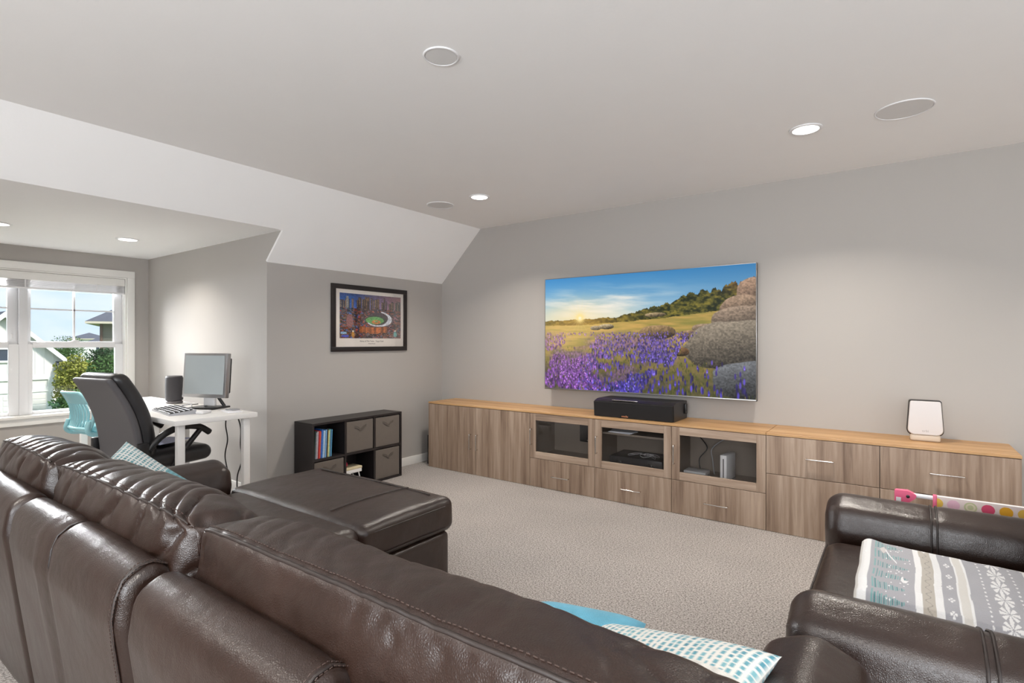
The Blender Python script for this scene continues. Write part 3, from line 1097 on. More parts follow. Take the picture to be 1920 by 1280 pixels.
for k in range(5): bd.box((-1.783 + k * .0115, -1.7745 + k * .0115), (3.9595, 3.9625), (ZW + .0095, ZW + .0205 + .004 * (k == 3)), .0012, 1)
bd.build('badge', copper_m, cs_, 35)

ro = thing('wifi_router', 'white upright wifi router with dark outline on the worktop', 'router', (.14, 4.16, ZW), rad(2), world=False)
def router_shell(w_top, w_bot, h, z0, bow, y0, y1, inset=0.0):
    pts = rpoly([(-w_bot / 2, z0), (w_bot / 2, z0), (w_top / 2, h), (-w_top / 2, h)], [.03, .03, .014, .014], 8)
    pts = [(x, z - bow * (1 - (2 * x / w_bot) ** 2) * max(0, 1 - (z - z0) / .05)) for x, z in pts]
    n = len(pts)
    c = np.mean(np.array(pts), 0)
    V, F = [], []
    for (y, s) in ((y0, 1 - inset), (y0 + .006, 1), (y1 - .006, 1), (y1, 1 - inset)):
        V += [(c[0] + (p[0] - c[0]) * s, y, c[1] + (p[1] - c[1]) * s) for p in pts]
    for j in range(3):
        for i in range(n):
            i2 = (i + 1) % n
            F.append((j * n + i, j * n + i2, (j + 1) * n + i2, (j + 1) * n + i))
    F += [tuple(range(n))[::-1], tuple(3 * n + i for i in range(n))]
    return V, F
V, F = router_shell(.160, .186, .252, .042, .012, -.022, .035, .05)
mesh('body', V, F, black_m, ro, 40)
V, F = router_shell(.152, .178, .248, .047, .012, -.034, -.021, .04)
mesh('front_face', V, F, plain('router_white', S(212, 207, 206), .4, var=.01), ro, 40)
V, F = router_shell(.156, .182, .250, .045, .012, .0345, .042, .05)
mesh('back_shell', V, F, white_pl, ro, 40)
MB().box((-.075, .075), (-.03, .035), (.0, .044), .012, 4).build('base', plain('champagne_plastic', S(205, 190, 172), .35), ro, 40)
text('lettering', 'orbi', .02, (0, -.0345, .066), (PI / 2, 0, 0), plain('grey_print', S(165, 160, 158), .5), ro)

# ------------------------------------------------------------------ television
def spk(img, n, ux, vy, su, sv, cols, ang=0):
    H, W, _ = img.shape
    for i in range(n):
        cx, cy = ux[i] * W, vy[i] * H
        a, b_ = max(su[i] * W, .6), max(sv[i] * H, .8)
        x0, x1, y0, y1 = int(cx - a - 1), int(cx + a + 2), int(cy - b_ - 1), int(cy + b_ + 2)
        x0, x1, y0, y1 = max(x0, 0), min(x1, W), max(y0, 0), min(y1, H)
        if x0 >= x1 or y0 >= y1: continue
        yy, xx = np.mgrid[y0:y1, x0:x1]
        k = np.clip(1.4 - ((xx - cx) / a) ** 2 - ((yy - cy) / b_) ** 2, 0, 1)[..., None]
        img[y0:y1, x0:x1] = img[y0:y1, x0:x1] * (1 - k) + cols[i] * k


def landscape(W=560, H=312):
    v, u = np.mgrid[0:H, 0:W]
    u = u / (W - 1.)
    v = v / (H - 1.)
    mix = lambda a, b, t: np.array(a)[None, None, :] * (1 - t[..., None]) + np.array(b)[None, None, :] * t[..., None]
    c = lambda *q: np.array(q) / 255.
    su_, sv_ = .20, .365
    img = mix(c(62, 140, 200), c(165, 205, 232), np.clip(v / .36, 0, 1))
    img = img * (1 - .12 * u[..., None])
    glow = np.exp(-(((u - su_) / .30) ** 2 + ((v - sv_) / .16) ** 2))
    img = img * (1 - glow[..., None] * .8) + c(255, 232, 180) * glow[..., None] * .8
    cl = np.clip(fbm(u * 5 + v * 4, v * 22 - u * 3, 5, 2) * 3.0 - 1.2, 0, 1) * np.exp(-(((u - .28) / .34) ** 2 + ((v - .24) / .12) ** 2))
    img = img * (1 - cl[..., None]) + c(250, 240, 226) * cl[..., None]
    # ridge line and trees
    ridge = np.interp(u[0], [0, .12, .22, .4, .52, .62, .7, .76, .85, .93, 1], [.385, .38, .375, .365, .31, .275, .22, .20, .18, .13, .10])
    rough = (fbm(u[0] * 60, u[0] * 0 + 3, 4, 8) - .5) * (.02 + .07 * np.clip((u[0] - .35) * 2, 0, 1))
    ground = np.interp(u[0], [0, .2, .4, .6, .8, 1], [.43, .43, .41, .385, .35, .30])
    tree = (v > (ridge + rough)[None, :])
    n1 = fbm(u * 70, v * 60, 4, 4)
    tc_ = mix(c(30, 38, 20), c(134, 122, 50), np.clip(n1 * 2 - .6, 0, 1))
    red = np.clip((u - .8) * 5, 0, 1) * np.clip((.25 - v) * 8, 0, 1)
    tc_ = tc_ * (1 - red[..., None] * .7) + c(124, 72, 48) * red[..., None] * .7
    warm = np.exp(-((u - su_) / .22) ** 2)
    tc_ = tc_ * (1 - warm[..., None] * .55) + c(190, 130, 40) * warm[..., None] * .55
    img = np.where(tree[..., None], tc_, img)
    mead = (v > (ground + .01 * (fbm(u * 30, v * 0, 2, 3)[0] - .5))[None, :])
    mc = mix(c(198, 160, 88), c(142, 132, 66), np.clip(fbm(u * 14, v * 60, 4, 12) * 1.8 - .4, 0, 1))
    mc = mc * (1 - .35 * warm[..., None] * np.clip(1 - (v[..., None] - .4) * 5, 0, 1)) + c(252, 198, 92) * .35 * warm[..., None] * np.clip(1 - (v[..., None] - .4) * 5, 0, 1)
    img = np.where(mead[..., None], mc, img)
    green = np.clip((v - .38) * 12, 0, 1) * np.clip((.45 - v) * 14, 0, 1) * np.clip((u - .6) * 5, 0, 1)
    img = img * (1 - .6 * green[..., None]) + c(96, 120, 50) * .6 * green[..., None]
    dark = np.clip((v - .60 + .10 * (fbm(u * 5, v * 5, 3, 9) - .5)) * 3.2, 0, 1)
    low = mix(c(92, 84, 62), c(46, 54, 26), np.clip(fbm(u * 60, v * 30, 4, 14) * 2 - .5, 0, 1))
    img = img * (1 - .85 * dark[..., None]) + low * .85 * dark[..., None]
    veg = np.clip((fbm(u * 7, v * 10, 4, 50) - .36) * 5, 0, 1) * np.clip((v - .47) * 9, 0, 1) * np.clip((.74 - u) * 7, 0, 1) * np.clip((1.25 - u - v * .6) * 4, 0, 1)
    vc = mix(c(74, 58, 84), c(150, 112, 168), np.clip(fbm(u * 130, v * 60, 3, 51) * 2 - .5, 0, 1))
    img = img * (1 - .75 * veg[..., None]) + vc * .75 * veg[..., None]
    # sun and its rays
    sd = np.hypot((u - su_) * 1.78, v - sv_)
    an = np.arctan2(v - sv_, (u - su_) * 1.78)
    rays = np.clip(np.cos(an * 9) ** 18, 0, 1) * np.exp(-sd / .06)
    g2 = np.clip(np.exp(-(sd / .035) ** 2) + .55 * rays + .35 * np.exp(-sd / .07), 0, 1)
    img = img * (1 - g2[..., None]) + c(255, 226, 140) * g2[..., None]
    g3 = np.exp(-(sd / .016) ** 2)
    img = img * (1 - g3[..., None]) + c(255, 250, 225) * g3[..., None]
    # boulders
    def rock(cu, cv, ru, rv, base, seed, pw=2.2):
        d = np.abs((u - cu) / ru) ** pw + np.abs((v - cv) / rv) ** pw + .5 * (fbm(u * 14, v * 9, 3, seed + 7) - .5)
        m = np.clip((1 - d) * 14, 0, 1)
        n = fbm(u * 160, v * 100, 3, seed)
        sh = .46 + .6 * np.clip(-(v - cv) / rv * .7 - (u - cu) / ru * .25 + .35, -.4, 1) + (n - .5) * .55
        colr = np.clip(base[None, None, :] * sh[..., None], 0, 1)
        img[:] = img * (1 - m[..., None]) + colr * m[..., None]
    rock(.34, .445, .04, .022, c(196, 176, 140), 30)
    rock(.285, .455, .03, .02, c(186, 168, 138), 29)
    rock(.58, .355, .05, .018, c(184, 160, 120), 28)
    rock(1.0, .24, .075, .15, c(164, 134, 112), 31)
    rock(.955, .33, .10, .10, c(160, 134, 112), 32)
    rock(.95, .42, .125, .115, c(150, 130, 112), 33)
    rock(.795, .475, .05, .04, c(160, 136, 112), 36)
    rock(.735, .52, .05, .035, c(158, 130, 100), 37)
    rock(.59, .50, .085, .06, c(164, 134, 96), 38)
    rock(.95, .61, .245, .20, c(142, 130, 114), 34)
    rock(.985, .87, .165, .15, c(108, 110, 114), 35)
    rock(.695, .655, .04, .038, c(150, 112, 76), 39)
    # flowers, from far small ones to tall spikes in front
    r = np.random.default_rng(5)
    n = 7600
    fv = r.random(n) ** .8 * .52 + .49
    fu = r.random(n)
    dens = fbm(fu * 6, fv * 9, 3, 50)
    lim = np.interp(fv, [.49, .6, .75, .85, 1.0], [.78, .70, .66, .56, .50])
    keep = (dens > .40) & (fu < lim) & ~((fu > .36) & (fu < .50) & (fv > .56) & (fv < .78) & (r.random(n) < .6))
    extra = r.random(n) < .035
    keep |= extra & (fv > .7) & (fu < .97)
    fu, fv = fu[keep], fv[keep]
    o = np.argsort(fv)
    fu, fv = fu[o], fv[o]
    n = len(fu)
    k = np.clip((fv - .49) / .5, 0, 1)
    base = np.where((fu[:, None] + r.random((n, 1)) * .25) > .42 + .0 * fv[:, None], c(88, 74, 190)[None], c(150, 92, 190)[None])
    base = base * (1 - .45 * (1 - k[:, None])) + c(182, 140, 186)[None] * .45 * (1 - k[:, None])
    base = np.clip(base * (.38 + .72 * r.random((n, 1))), 0, 1)
    spk(img, n, fu, fv, .0020 + .0034 * k, .007 + .024 * k, base)
    hi = r.random(n) < .22
    spk(img, hi.sum(), fu[hi], fv[hi] + .006, .0016 + .0018 * k[hi], .003 + .006 * k[hi], np.clip(base[hi] * 1.3 + .06, 0, 1))
    gr = 900
    gu, gv = r.random(gr), .62 + .38 * r.random(gr)
    ok = ~((gu > .70) & (gv < .72)) & ~((gu > .82) & (gv < .96))
    gu, gv = gu[ok], gv[ok]
    gcol = np.array([c(120, 128, 52), c(70, 84, 34), c(156, 140, 64)])[r.integers(0, 3, len(gu))]
    spk(img, len(gu), gu, gv, np.full(len(gu), .0012), .010 + .012 * (gv - .6), gcol * .8)
    haze = np.exp(-(((u - .06) / .3) ** 2 + ((v - .5) / .22) ** 2)) * .28
    img = img * (1 - haze[..., None]) + c(255, 220, 160) * haze[..., None]
    return np.clip(img, 0, 1)


def picture_grid(name, img, org, ux, vx, mat, parent):
    """a flat print: grid of coloured points, org = top left corner, ux along the width, vx down"""
    H, W, _ = img.shape
    jj, ii = np.mgrid[0:H, 0:W]
    P = np.array(org)[None, None] + np.array(ux)[None, None] * (ii / (W - 1.))[..., None] + np.array(vx)[None, None] * (jj / (H - 1.))[..., None]
    idx = np.arange(H * W).reshape(H, W)
    F = np.stack([idx[:-1, :-1], idx[1:, :-1], idx[1:, 1:], idx[:-1, 1:]], -1).reshape(-1, 4)
    me = bpy.data.meshes.new(name)
    me.vertices.add(H * W)
    me.vertices.foreach_set('co', P.reshape(-1).astype(np.float32))
    me.loops.add(F.size)
    me.loops.foreach_set('vertex_index', F.reshape(-1).astype(np.int32))
    me.polygons.add(len(F))
    me.polygons.foreach_set('loop_start', np.arange(0, F.size, 4, dtype=np.int32))
    a = me.color_attributes.new('Col', 'FLOAT_COLOR', 'POINT')
    c = np.ones((H * W, 4), dtype=np.float32)
    c[:, :3] = lin(img.reshape(-1, 3))
    a.data.foreach_set('color', c.ravel())
    me.materials.append(mat)
    me.update(calc_edges=True)
    o = bpy.data.objects.new(name, me)
    COL.objects.link(o)
    o.parent = parent
    if parent.name in WORLD: o.matrix_parent_inverse = WORLD[parent.name]
    return o


tv = thing('television', 'large wall mounted flat television showing a flower meadow at sunset', 'television', (-1.757, 4.26, .833))
TX0, TX1, TZ0, TZ1, TY = -2.677, -.836, .832, 1.857, 4.232
box('casing', (TX0, TX1), (TY, TY + .035), (TZ0, TZ1), plain('dark_grey_metal', S(60, 60, 62), .35, .6), tv, .004)
fr = MB()
fr.box((TX0, TX1), (TY - .004, TY + .012), (TZ0, TZ0 + .013), .001).box((TX0, TX1), (TY - .004, TY + .012), (TZ1 - .005, TZ1), .001)
fr.box((TX0, TX0 + .005), (TY - .004, TY + .012), (TZ0, TZ1), .001).box((TX1 - .005, TX1), (TY - .004, TY + .012), (TZ0, TZ1), .001)
fr.build('bezel', plain('silver_bezel', S(150, 148, 146), .3, .8), tv, 35)
picture_grid('screen', landscape(), (TX0 + .005, TY - .0015, TZ1 - .005), (TX1 - TX0 - .01, 0, 0), (0, 0, -(TZ1 - TZ0 - .018)), screen_m, tv)
box('electronics_box', (-2.45, -1.06), (TY + .03, TY + .062), (.87, 1.35), black_m, tv, .006)
box('wall_mount', (-2.05, -1.46), (TY + .06, YT), (1.15, 1.5), black_m, tv, .004)

# ------------------------------------------------------------------ framed poster
def poster(W=240, H=176):
    v, u = np.mgrid[0:H, 0:W]
    u = u / (W - 1.)
    v = v / (H - 1.)
    c = lambda *q: np.array(q) / 255.
    t = np.clip(u * 1.3 - .25, 0, 1)[..., None]
    img = (c(70, 110, 190)[None, None] * (1 - t) + c(190, 120, 130)[None, None] * t) * np.minimum(.75 + .9 * v[..., None], 1.0)
    r = np.random.default_rng(3)
    def rect(x0, x1, y0, y1, col):
        img[int(max(y0, 0) * H):int(min(y1, 1) * H) + 1, int(max(x0, 0) * W):int(min(x1, 1) * W) + 1] = col
    for i in range(46):
        x, w = r.random(), .014 + .022 * r.random()
        hgt = .10 + .13 * r.random() * (1.3 if abs(x - .5) < .25 else .8)
        rect(x, x + w, .27 - hgt * .85, .40, np.array([c(64, 52, 52), c(92, 78, 74), c(52, 50, 64), c(122, 92, 74)][i % 4]) * (.7 + .5 * r.random()))
        for k in range(5):
            yy = .28 - hgt * .8 + k * .03
            rect(x + .004, x + w * .4, yy, yy + .007, c(188, 160, 120))
    rect(.10, .13, .07, .38, c(150, 142, 130))
    pal = [c(92, 48, 44), c(60, 44, 56), c(140, 74, 48), c(84, 72, 82), c(48, 42, 46), c(150, 98, 76), c(98, 100, 120), c(170, 72, 60), c(118, 96, 84)]
    for i in range(1700):
        x, y = r.random(), .33 + .67 * r.random()
        w, h = .012 + .03 * r.random(), .012 + .025 * r.random()
        rect(x - w / 2, x + w / 2, y - h / 2, y + h / 2, pal[i % 9] * (.55 + .6 * r.random()))
    def ell(cx, cy, rx, ry, col, k=None):
        m = ((u - cx) / rx) ** 2 + ((v - cy) / ry) ** 2 < 1
        if k is not None: m &= k
        img[m] = col
    ell(.60, .55, .27, .23, c(84, 74, 82))
    for i in range(260):
        a, q = r.random() * 2 * PI, .7 + .3 * r.random()
        x, y = .60 + .26 * q * math.cos(a), .55 + .21 * q * math.sin(a)
        rect(x - .005, x + .005, y - .006, y + .006, pal[i % 9] * (.8 + .7 * r.random()))
    ell(.56, .575, .175, .105, c(66, 82, 70))
    ell(.55, .585, .15, .085, c(110, 176, 104))
    ell(.57, .62, .075, .045, c(206, 132, 74))
    ell(.57, .61, .03, .018, c(120, 180, 108))
    # pale curved canopy
    for tt in np.linspace(-1.25, 2.45, 260):
        x, y = .60 + .205 * math.cos(tt), .545 + .165 * math.sin(tt)
        w = .012 + .026 * math.exp(-((tt - .25) / .7) ** 2)
        ell(x, y, w, w * 1.2, c(222, 226, 236))
    # facade
    for i in range(22):
        x = .30 + i * .021
        rect(x, x + .0185, .72 + .03 * math.sin(i / 21 * PI), .86 + .03 * math.sin(i / 21 * PI), c(206, 116, 56) * (.65 + .5 * r.random()))
        rect(x + .017, x + .020, .72, .89, c(70, 44, 34))
    for i in range(420):
        x, y = r.random(), .86 + .14 * r.random()
        rect(x, x + .007, y, y + .008, [c(36, 30, 34), c(60, 50, 52), c(150, 130, 120), c(96, 60, 50)][i % 4])
    rect(.02, .10, .86, .90, c(150, 190, 225)); rect(.03, .13, .93, .97, c(76, 90, 200))
    ell(.15, .62, .05, .16, c(150, 96, 98))
    ell(.90, .90, .03, .07, c(110, 178, 178)); ell(.90, .82, .014, .02, c(235, 225, 215))
    ell(.20, .92, .022, .07, c(196, 140, 66)); ell(.20, .84, .014, .02, c(230, 222, 210))
    n = fbm(u * 60, v * 60, 3, 5)[..., None]
    img[:] = img * (.72 + .56 * n)
    return np.clip(img, 0, 1)


PX, PY0, PY1, PZ0, PZ1 = XK, 2.900, 3.797, 1.183, 1.797
pic = thing('framed_poster', 'black framed colourful poster of a ballpark and city skyline on the knee wall', 'picture', (PX, 3.35, 1.183))
fm = MB()
w = .043
fm.box((PX, PX + .022), (PY0, PY1), (PZ0, PZ0 + w), .002).box((PX, PX + .022), (PY0, PY1), (PZ1 - w, PZ1), .002)
fm.box((PX, PX + .022), (PY0, PY0 + w), (PZ0 + w, PZ1 - w), .002).box((PX, PX + .022), (PY1 - w, PY1), (PZ0 + w, PZ1 - w), .002)
fm.build('frame', plain('black_frame', S(34, 28, 27), .35), pic, 35)
box('backing', (PX, PX + .006), (PY0 + .01, PY1 - .01), (PZ0 + .01, PZ1 - .01), black_m, pic)
box('mat_board', (PX + .006, PX + .010), (PY0 + w - .003, PY1 - w + .003), (PZ0 + w - .003, PZ1 - w + .003), plain('cream_mat', S(242, 234, 226), .7, var=.01), pic)
ax0, ax1, az0, az1 = PY0 + .088, PY1 - .078, PZ0 + .122, PZ1 - .078
picture_grid('print', poster(), (PX + .0108, ax0, az1), (0, ax1 - ax0, 0), (0, 0, -(az1 - az0)), art_m, pic)
ink = plain('print_ink', S(60, 42, 44), .6)
ym = (ax0 + ax1) / 2
text('lettering', 'Home of The Twins   Target Field', .0205, (.0108, ym - 3.35, .095), (PI / 2, 0, PI / 2), ink, pic, .0002)
text('lettering', 'Michael Birawer', .013, (.0108, ym - 3.35, .072), (PI / 2, 0, PI / 2), ink, pic, .0002)
box('glazing', (PX + .013, PX + .015), (PY0 + w - .002, PY1 - w + .002), (PZ0 + w - .002, PZ1 - w + .002), pane_m, pic)

# ------------------------------------------------------------------ cube shelf with bins and books
CX0, CX1 = -4.073, -3.819
cy = [2.545, 2.858, 3.171, 3.484]
cz = [.0, .305, .61]
sh = thing('cube_shelf', 'low black six cube shelf against the knee wall', 'shelf', (-3.95, 3.015, 0))
t = .018
box('top_board', (CX0, CX1), (cy[0] - t / 2, cy[3] + t / 2), (.61 - t, .61), blackwood_m, sh, .001, 1)
box('bottom_board', (CX0, CX1), (cy[0] - t / 2, cy[3] + t / 2), (0, t), blackwood_m, sh, .001, 1)
box('side_board', (CX0, CX1), (cy[0] - t / 2, cy[0] + t / 2), (t, .61 - t), blackwood_m, sh, .001, 1)
box('side_board', (CX0, CX1), (cy[3] - t / 2, cy[3] + t / 2), (t, .61 - t), blackwood_m, sh, .001, 1)
for y in cy[1:3]:
    box('divider', (CX0, CX1 - .004), (y - t / 2, y + t / 2), (t, .61 - t), blackwood_m, sh)
for i in range(3):
    box('shelf_board', (CX0, CX1 - .004), (cy[i] + t / 2, cy[i + 1] - t / 2), (.305 - t / 2, .305 + t / 2), blackwood_m, sh)
box('back_board', (CX0 - .004, CX0), (cy[0], cy[3]), (.005, .605), blackwood_m, sh)


def fabric_bin(col, row, label):
    y0, y1 = cy[col] + t / 2 + .006, cy[col + 1] - t / 2 - .006
    z0 = cz[row] + (t if row == 0 else t / 2) + .001
    z1 = z0 + .268
    b = thing('fabric_bin', label, 'storage bin', (-3.95, (y0 + y1) / 2, z0), group='grey fabric bins in the cube shelf')
    xf, xb, th_ = CX1 - .008, CX0 + .006, .006
    m = MB()
    m.box((xb, xf - th_), (y0, y0 + th_), (z0, z1)).box((xb, xf - th_), (y1 - th_, y1), (z0, z1)).box((xb, xb + th_), (y0 + th_, y1 - th_), (z0, z1)).box((xb + th_, xf - th_), (y0 + th_, y1 - th_), (z0, z0 + th_))
    m.build('bin_body', bin_m, b)
    V, F = softg((xf - th_, xf), (y0, y1), (z0, z1), .0028, 12, (.004, 0, 0))
    mesh('front_panel', V, F, bin_m, b, 180)
    yc, zc = (y0 + y1) / 2, z0 + .20
    pts = smoothpath([(xf + .003, yc - .062, zc + .018), (xf + .006, yc - .03, zc + .008), (xf + .008, yc, zc - .012), (xf + .006, yc + .03, zc + .008), (xf + .003, yc + .062, zc + .018)], 6)
    V, F = [], []
    for i, p in enumerate(pts):
        V += [(p[0], p[1], p[2] - .010), (p[0], p[1], p[2] + .010), (p[0] + .003, p[1], p[2] + .010), (p[0] + .003, p[1], p[2] - .010)]
    for i in range(len(pts) - 1):
        for k in range(4):
            F.append((i * 4 + k, i * 4 + (k + 1) % 4, i * 4 + 4 + (k + 1) % 4, i * 4 + 4 + k))
    mesh('handle', V, F, bin_dark_m, b)


fabric_bin(1, 1, 'grey fabric bin in the top row beside the books')
fabric_bin(2, 1, 'grey fabric bin in the top corner of the shelf nearest the media cabinets')
fabric_bin(2, 0, 'grey fabric bin in the bottom corner of the shelf nearest the media cabinets')
fabric_bin(0, 0, 'grey fabric bin under the books, half hidden by the chaise')

books = [('dark green', (44, 62, 56), .23, .009), ('grey', (150, 152, 160), .215, .013), ('pale pink', (205, 190, 196), .222, .011), ('red', (196, 58, 56), .226, .012),
         ('orange edged', (214, 120, 84), .22, .007), ('bright blue', (52, 104, 190), .232, .013), ('sky blue', (150, 190, 226), .224, .010), ('white', (225, 228, 232), .218, .009),
         ('light blue', (120, 168, 214), .228, .010), ('black spotted', (46, 48, 52), .235, .012), ('pale yellow', (222, 208, 140), .22, .008), ('mint', (140, 196, 178), .226, .009),
         ('navy', (44, 62, 120), .215, .010), ('cyan', (96, 176, 214), .222, .009)]
y = cy[0] + t / 2 + .012
for i, (nm, col, h, th_) in enumerate(books):
    bk = thing('book', f'thin {nm} children\'s book standing in the cube shelf', 'book', (-3.95, y + th_ / 2, .3145), group='books in the cube shelf')
    z0, x1, x0 = .3145, CX1 - .02 - random.random() * .012, CX1 - .20
    cm = plain('book_' + nm.replace(' ', '_'), S(*col), .45, var=.35, vscale=70)
    m = MB()
    m.box((x0, x1), (y, y + .0012), (z0, z0 + h)).box((x0, x1), (y + th_ - .0012, y + th_), (z0, z0 + h)).box((x1 - .0015, x1), (y + .0012, y + th_ - .0012), (z0, z0 + h))
    lean = Matrix.Translation((0, y, z0)) @ Matrix.Rotation(rad(-2.6), 4, 'X') @ Matrix.Translation((0, -y, -z0))
    lift = th_ * math.sin(rad(2.6))
    m.xf(Matrix.Translation((0, 0, lift)) @ lean).build('cover', cm, bk)
    MB().box((x0 + .003, x1 - .0016), (y + .0014, y + th_ - .0014), (z0 + .003, z0 + h - .003)).xf(Matrix.Translation((0, 0, lift)) @ lean).build('pages', paper_m, bk)
    y += th_ + .0022

ts = thing('toy_bench', 'small white toy bench with pale wooden top in the cube shelf', 'toy', (-3.93, 3.0, .018))
box('seat_top', (-3.98, -3.85), (2.875, 3.055), (.155, .176), plain('pale_wood', S(222, 208, 172), .5), ts, .003)
box('apron', (-3.978, -3.852), (2.878, 3.052), (.125, .155), white_m, ts, .002)
box('side_block', (-3.978, -3.852), (2.878, 2.935), (.0185, .125), white_m, ts, .002)
tube('leg', [(-3.87, 3.03, .125), (-3.87, 3.055, .0215)], .006, white_m, ts)
tube('leg', [(-3.96, 3.03, .125), (-3.96, 3.055, .0215)], .006, white_m, ts)
m = MB()
m.lathe([(.001, -.026)] + [(.026 * math.cos(a), .026 * math.sin(a)) for a in np.linspace(-1.4, 1.4, 14)] + [(.001, .026)], (-3.9, 2.905, .2025), 20)
tag(m.build('toy_ball', plain('red_plastic', S(222, 52, 84), .35), None, 180), 'small red ball on the toy bench', 'ball')

# boards leaning in the gap beside the media cabinets
tag(box('white_board', (-3.925, -3.912), (3.96, 4.30), (0, .40), white_m, bev=.002), 'white board standing in the gap beside the two door cabinet', 'board')
tag(box('dark_board', (-3.975, -3.955), (3.99, 4.30), (0, .30), black_m, bev=.002), 'dark board standing between the white board and the knee wall', 'board')

# ------------------------------------------------------------------ desk and what stands on it
DZ = .76
dk = thing('desk', 'long white desk along the alcove wall', 'desk', (-4.7, 1.78, 0))
box('desk_top', (-5.65, -3.776), (1.51, 2.06), (DZ - .034, DZ), white_m, dk, .003)
for (x, y) in ((-3.835, 1.565), (-3.835, 2.0), (-4.80, 2.0), (-5.40, 2.0), (-5.62, 1.54)):
    box('leg', (x - .023, x + .023), (y - .023, y + .023), (.0, DZ - .034), white_m, dk, .004)

mo = thing('monitor', 'silver framed computer monitor with a blank grey screen on the desk', 'monitor', (-4.30, 1.935, DZ), rad(21), world=False)
tilt = Matrix.Translation((0, 0, .27)) @ Matrix.Rotation(rad(-4), 4, 'X') @ Matrix.Translation((0, 0, -.27))
MB().box((-.20, .20), (-.012, .03), (.085, .425), .004).xf(tilt).build('casing', steel_m, mo, 35)
MB().box((-.182, .182), (-.0140, -.0125), (.112, .407)).xf(tilt).build('screen', plain('blank_screen', S(176, 184, 186), .22, var=.02), mo)
MB().box((-.196, .196), (.028, .05), (.12, .39), .01).xf(tilt).build('back_shell', black_m, mo, 35)
MB().box((-.05, .05), (.028, .055), (.02, .22), .006).build('neck', white_pl, mo, 35)
MB().tube([(.04, .05, .12), (.09, .09, .012)], .012, 8).tube([(-.04, .05, .12), (-.09, .09, .012)], .012, 8).build('strut', black_m, mo, 50)
MB().box((-.12, .12), (-.06, .12), (.0, .014), .005).build('stand_base', black_m, mo, 35)

sp = thing('smart_speaker', 'dark grey cylindrical smart speaker on the desk', 'speaker', (-4.90, 1.955, DZ), world=False)
def oval(prof, sx=1.0, sy=.82):
    V, F = latheg(prof, 36)
    return [(v[0] * sx, v[1] * sy, v[2]) for v in V], F
V, F = oval([(.066, .022), (.076, .03), (.078, .10), (.077, .21), (.072, .224), (.066, .228)])
mesh('grille', V, F, plain('charcoal_mesh', S(66, 64, 68), .6, var=.05, bump=(700, .3, .001)), sp, 40)
V, F = oval([(.07, .0), (.074, .004), (.074, .014), (.066, .022)])
mesh('base_ring', V, F, plain('grey_ring', S(120, 116, 118), .5), sp, 40)
V, F = oval([(.066, .228), (.06, .2295), (.002, .2295)])
mesh('top_panel', V, F, plain('charcoal_top', S(48, 47, 50), .4), sp, 40)

kb = thing('keyboard', 'silver computer keyboard with dark keys on the desk', 'keyboard', (-4.27, 1.70, DZ), rad(-7), world=False)
prism('body', [(-.085, .0), (-.085, .012), (.085, .03), (.085, .0)], 0, -.215, .215, plain('silver_plastic', S(170, 170, 174), .4), kb)
key = None
for r_ in range(5):
    for c_ in range(15):
        if r_ == 0 and 4 <= c_ <= 9: continue
        x, yy = -.196 + c_ * .028, -.066 + r_ * .030
        zz = .012 + (yy + .085) * .018 / .17
        if key is None:
            key = mesh('key', *boxg((-.0105, .0105), (-.011, .011), (0, .006), .0015, 1), black_m, kb)
            key.location = (x, yy, zz)
            key.rotation_euler = (rad(6), 0, 0)
        else:
            k = key.copy()
            COL.objects.link(k)
            k.location = (x, yy, zz)
box('space_bar', (-.082, .075), (-.077, -.055), (.0135, .0195), black_m, kb, .0015, 1)
tag(tube('keyboard_cable', smoothpath([(-4.30, 1.83, DZ + .006), (-4.42, 1.88, DZ + .03), (-4.56, 1.84, DZ + .005), (-4.60, 1.79, DZ + .005), (-4.55, 1.77, DZ + .005), (-4.54, 1.81, DZ + .005), (-4.58, 1.90, DZ + .012), (-4.62, 2.02, DZ + .006)], 8), .0035, black_m, None, 6), 'thin black cable looped on the desk behind the keyboard', 'cable')
tag(MB().box((-.09, .09), (-.05, .05), (.0, .004), .001).xf(Matrix.Translation((-3.97, 1.97, DZ + .0005)) @ Matrix.Rotation(rad(-12), 4, 'Z')).build('note_pad', paper_m), 'white note pad near the corner of the desk', 'note pad')
tag(MB().box((-.045, .045), (-.028, .028), (.0, .008), .002).xf(Matrix.Translation((-4.02, 2.0, DZ + .005)) @ Matrix.Rotation(rad(10), 4, 'Z')).build('phone', grey_pl, None, 35), 'small grey gadget lying on the white note pad', 'gadget')
tag(MB().box((-.03, .03), (-.05, .05), (.0, .02), .009, 3).xf(Matrix.Translation((-4.03, 1.80, DZ + .0005)) @ Matrix.Rotation(rad(30), 4, 'Z')).build('computer_mouse', white_pl, None, 40), 'white computer mouse beside the keyboard', 'computer mouse')
tag(tube('monitor_cable', smoothpath([(-4.24, 2.075, .75), (-4.31, 2.09, .62), (-4.30, 2.10, .50), (-4.34, 2.10, .36), (-4.28, 2.10, .20), (-4.30, 2.12, .006)], 8), .005, black_m, None, 6), 'black cable hanging under the desk behind the office chair', 'cable')
tag(tube('power_cable', smoothpath([(-4.13, 2.075, .75), (-4.08, 2.09, .62), (-4.10, 2.10, .48), (-4.08, 2.10, .36), (-4.15, 2.10, .22), (-4.20, 2.13, .006)], 8), .005, black_m, None, 6), 'black cable hanging under the desk beside the desk leg', 'cable')

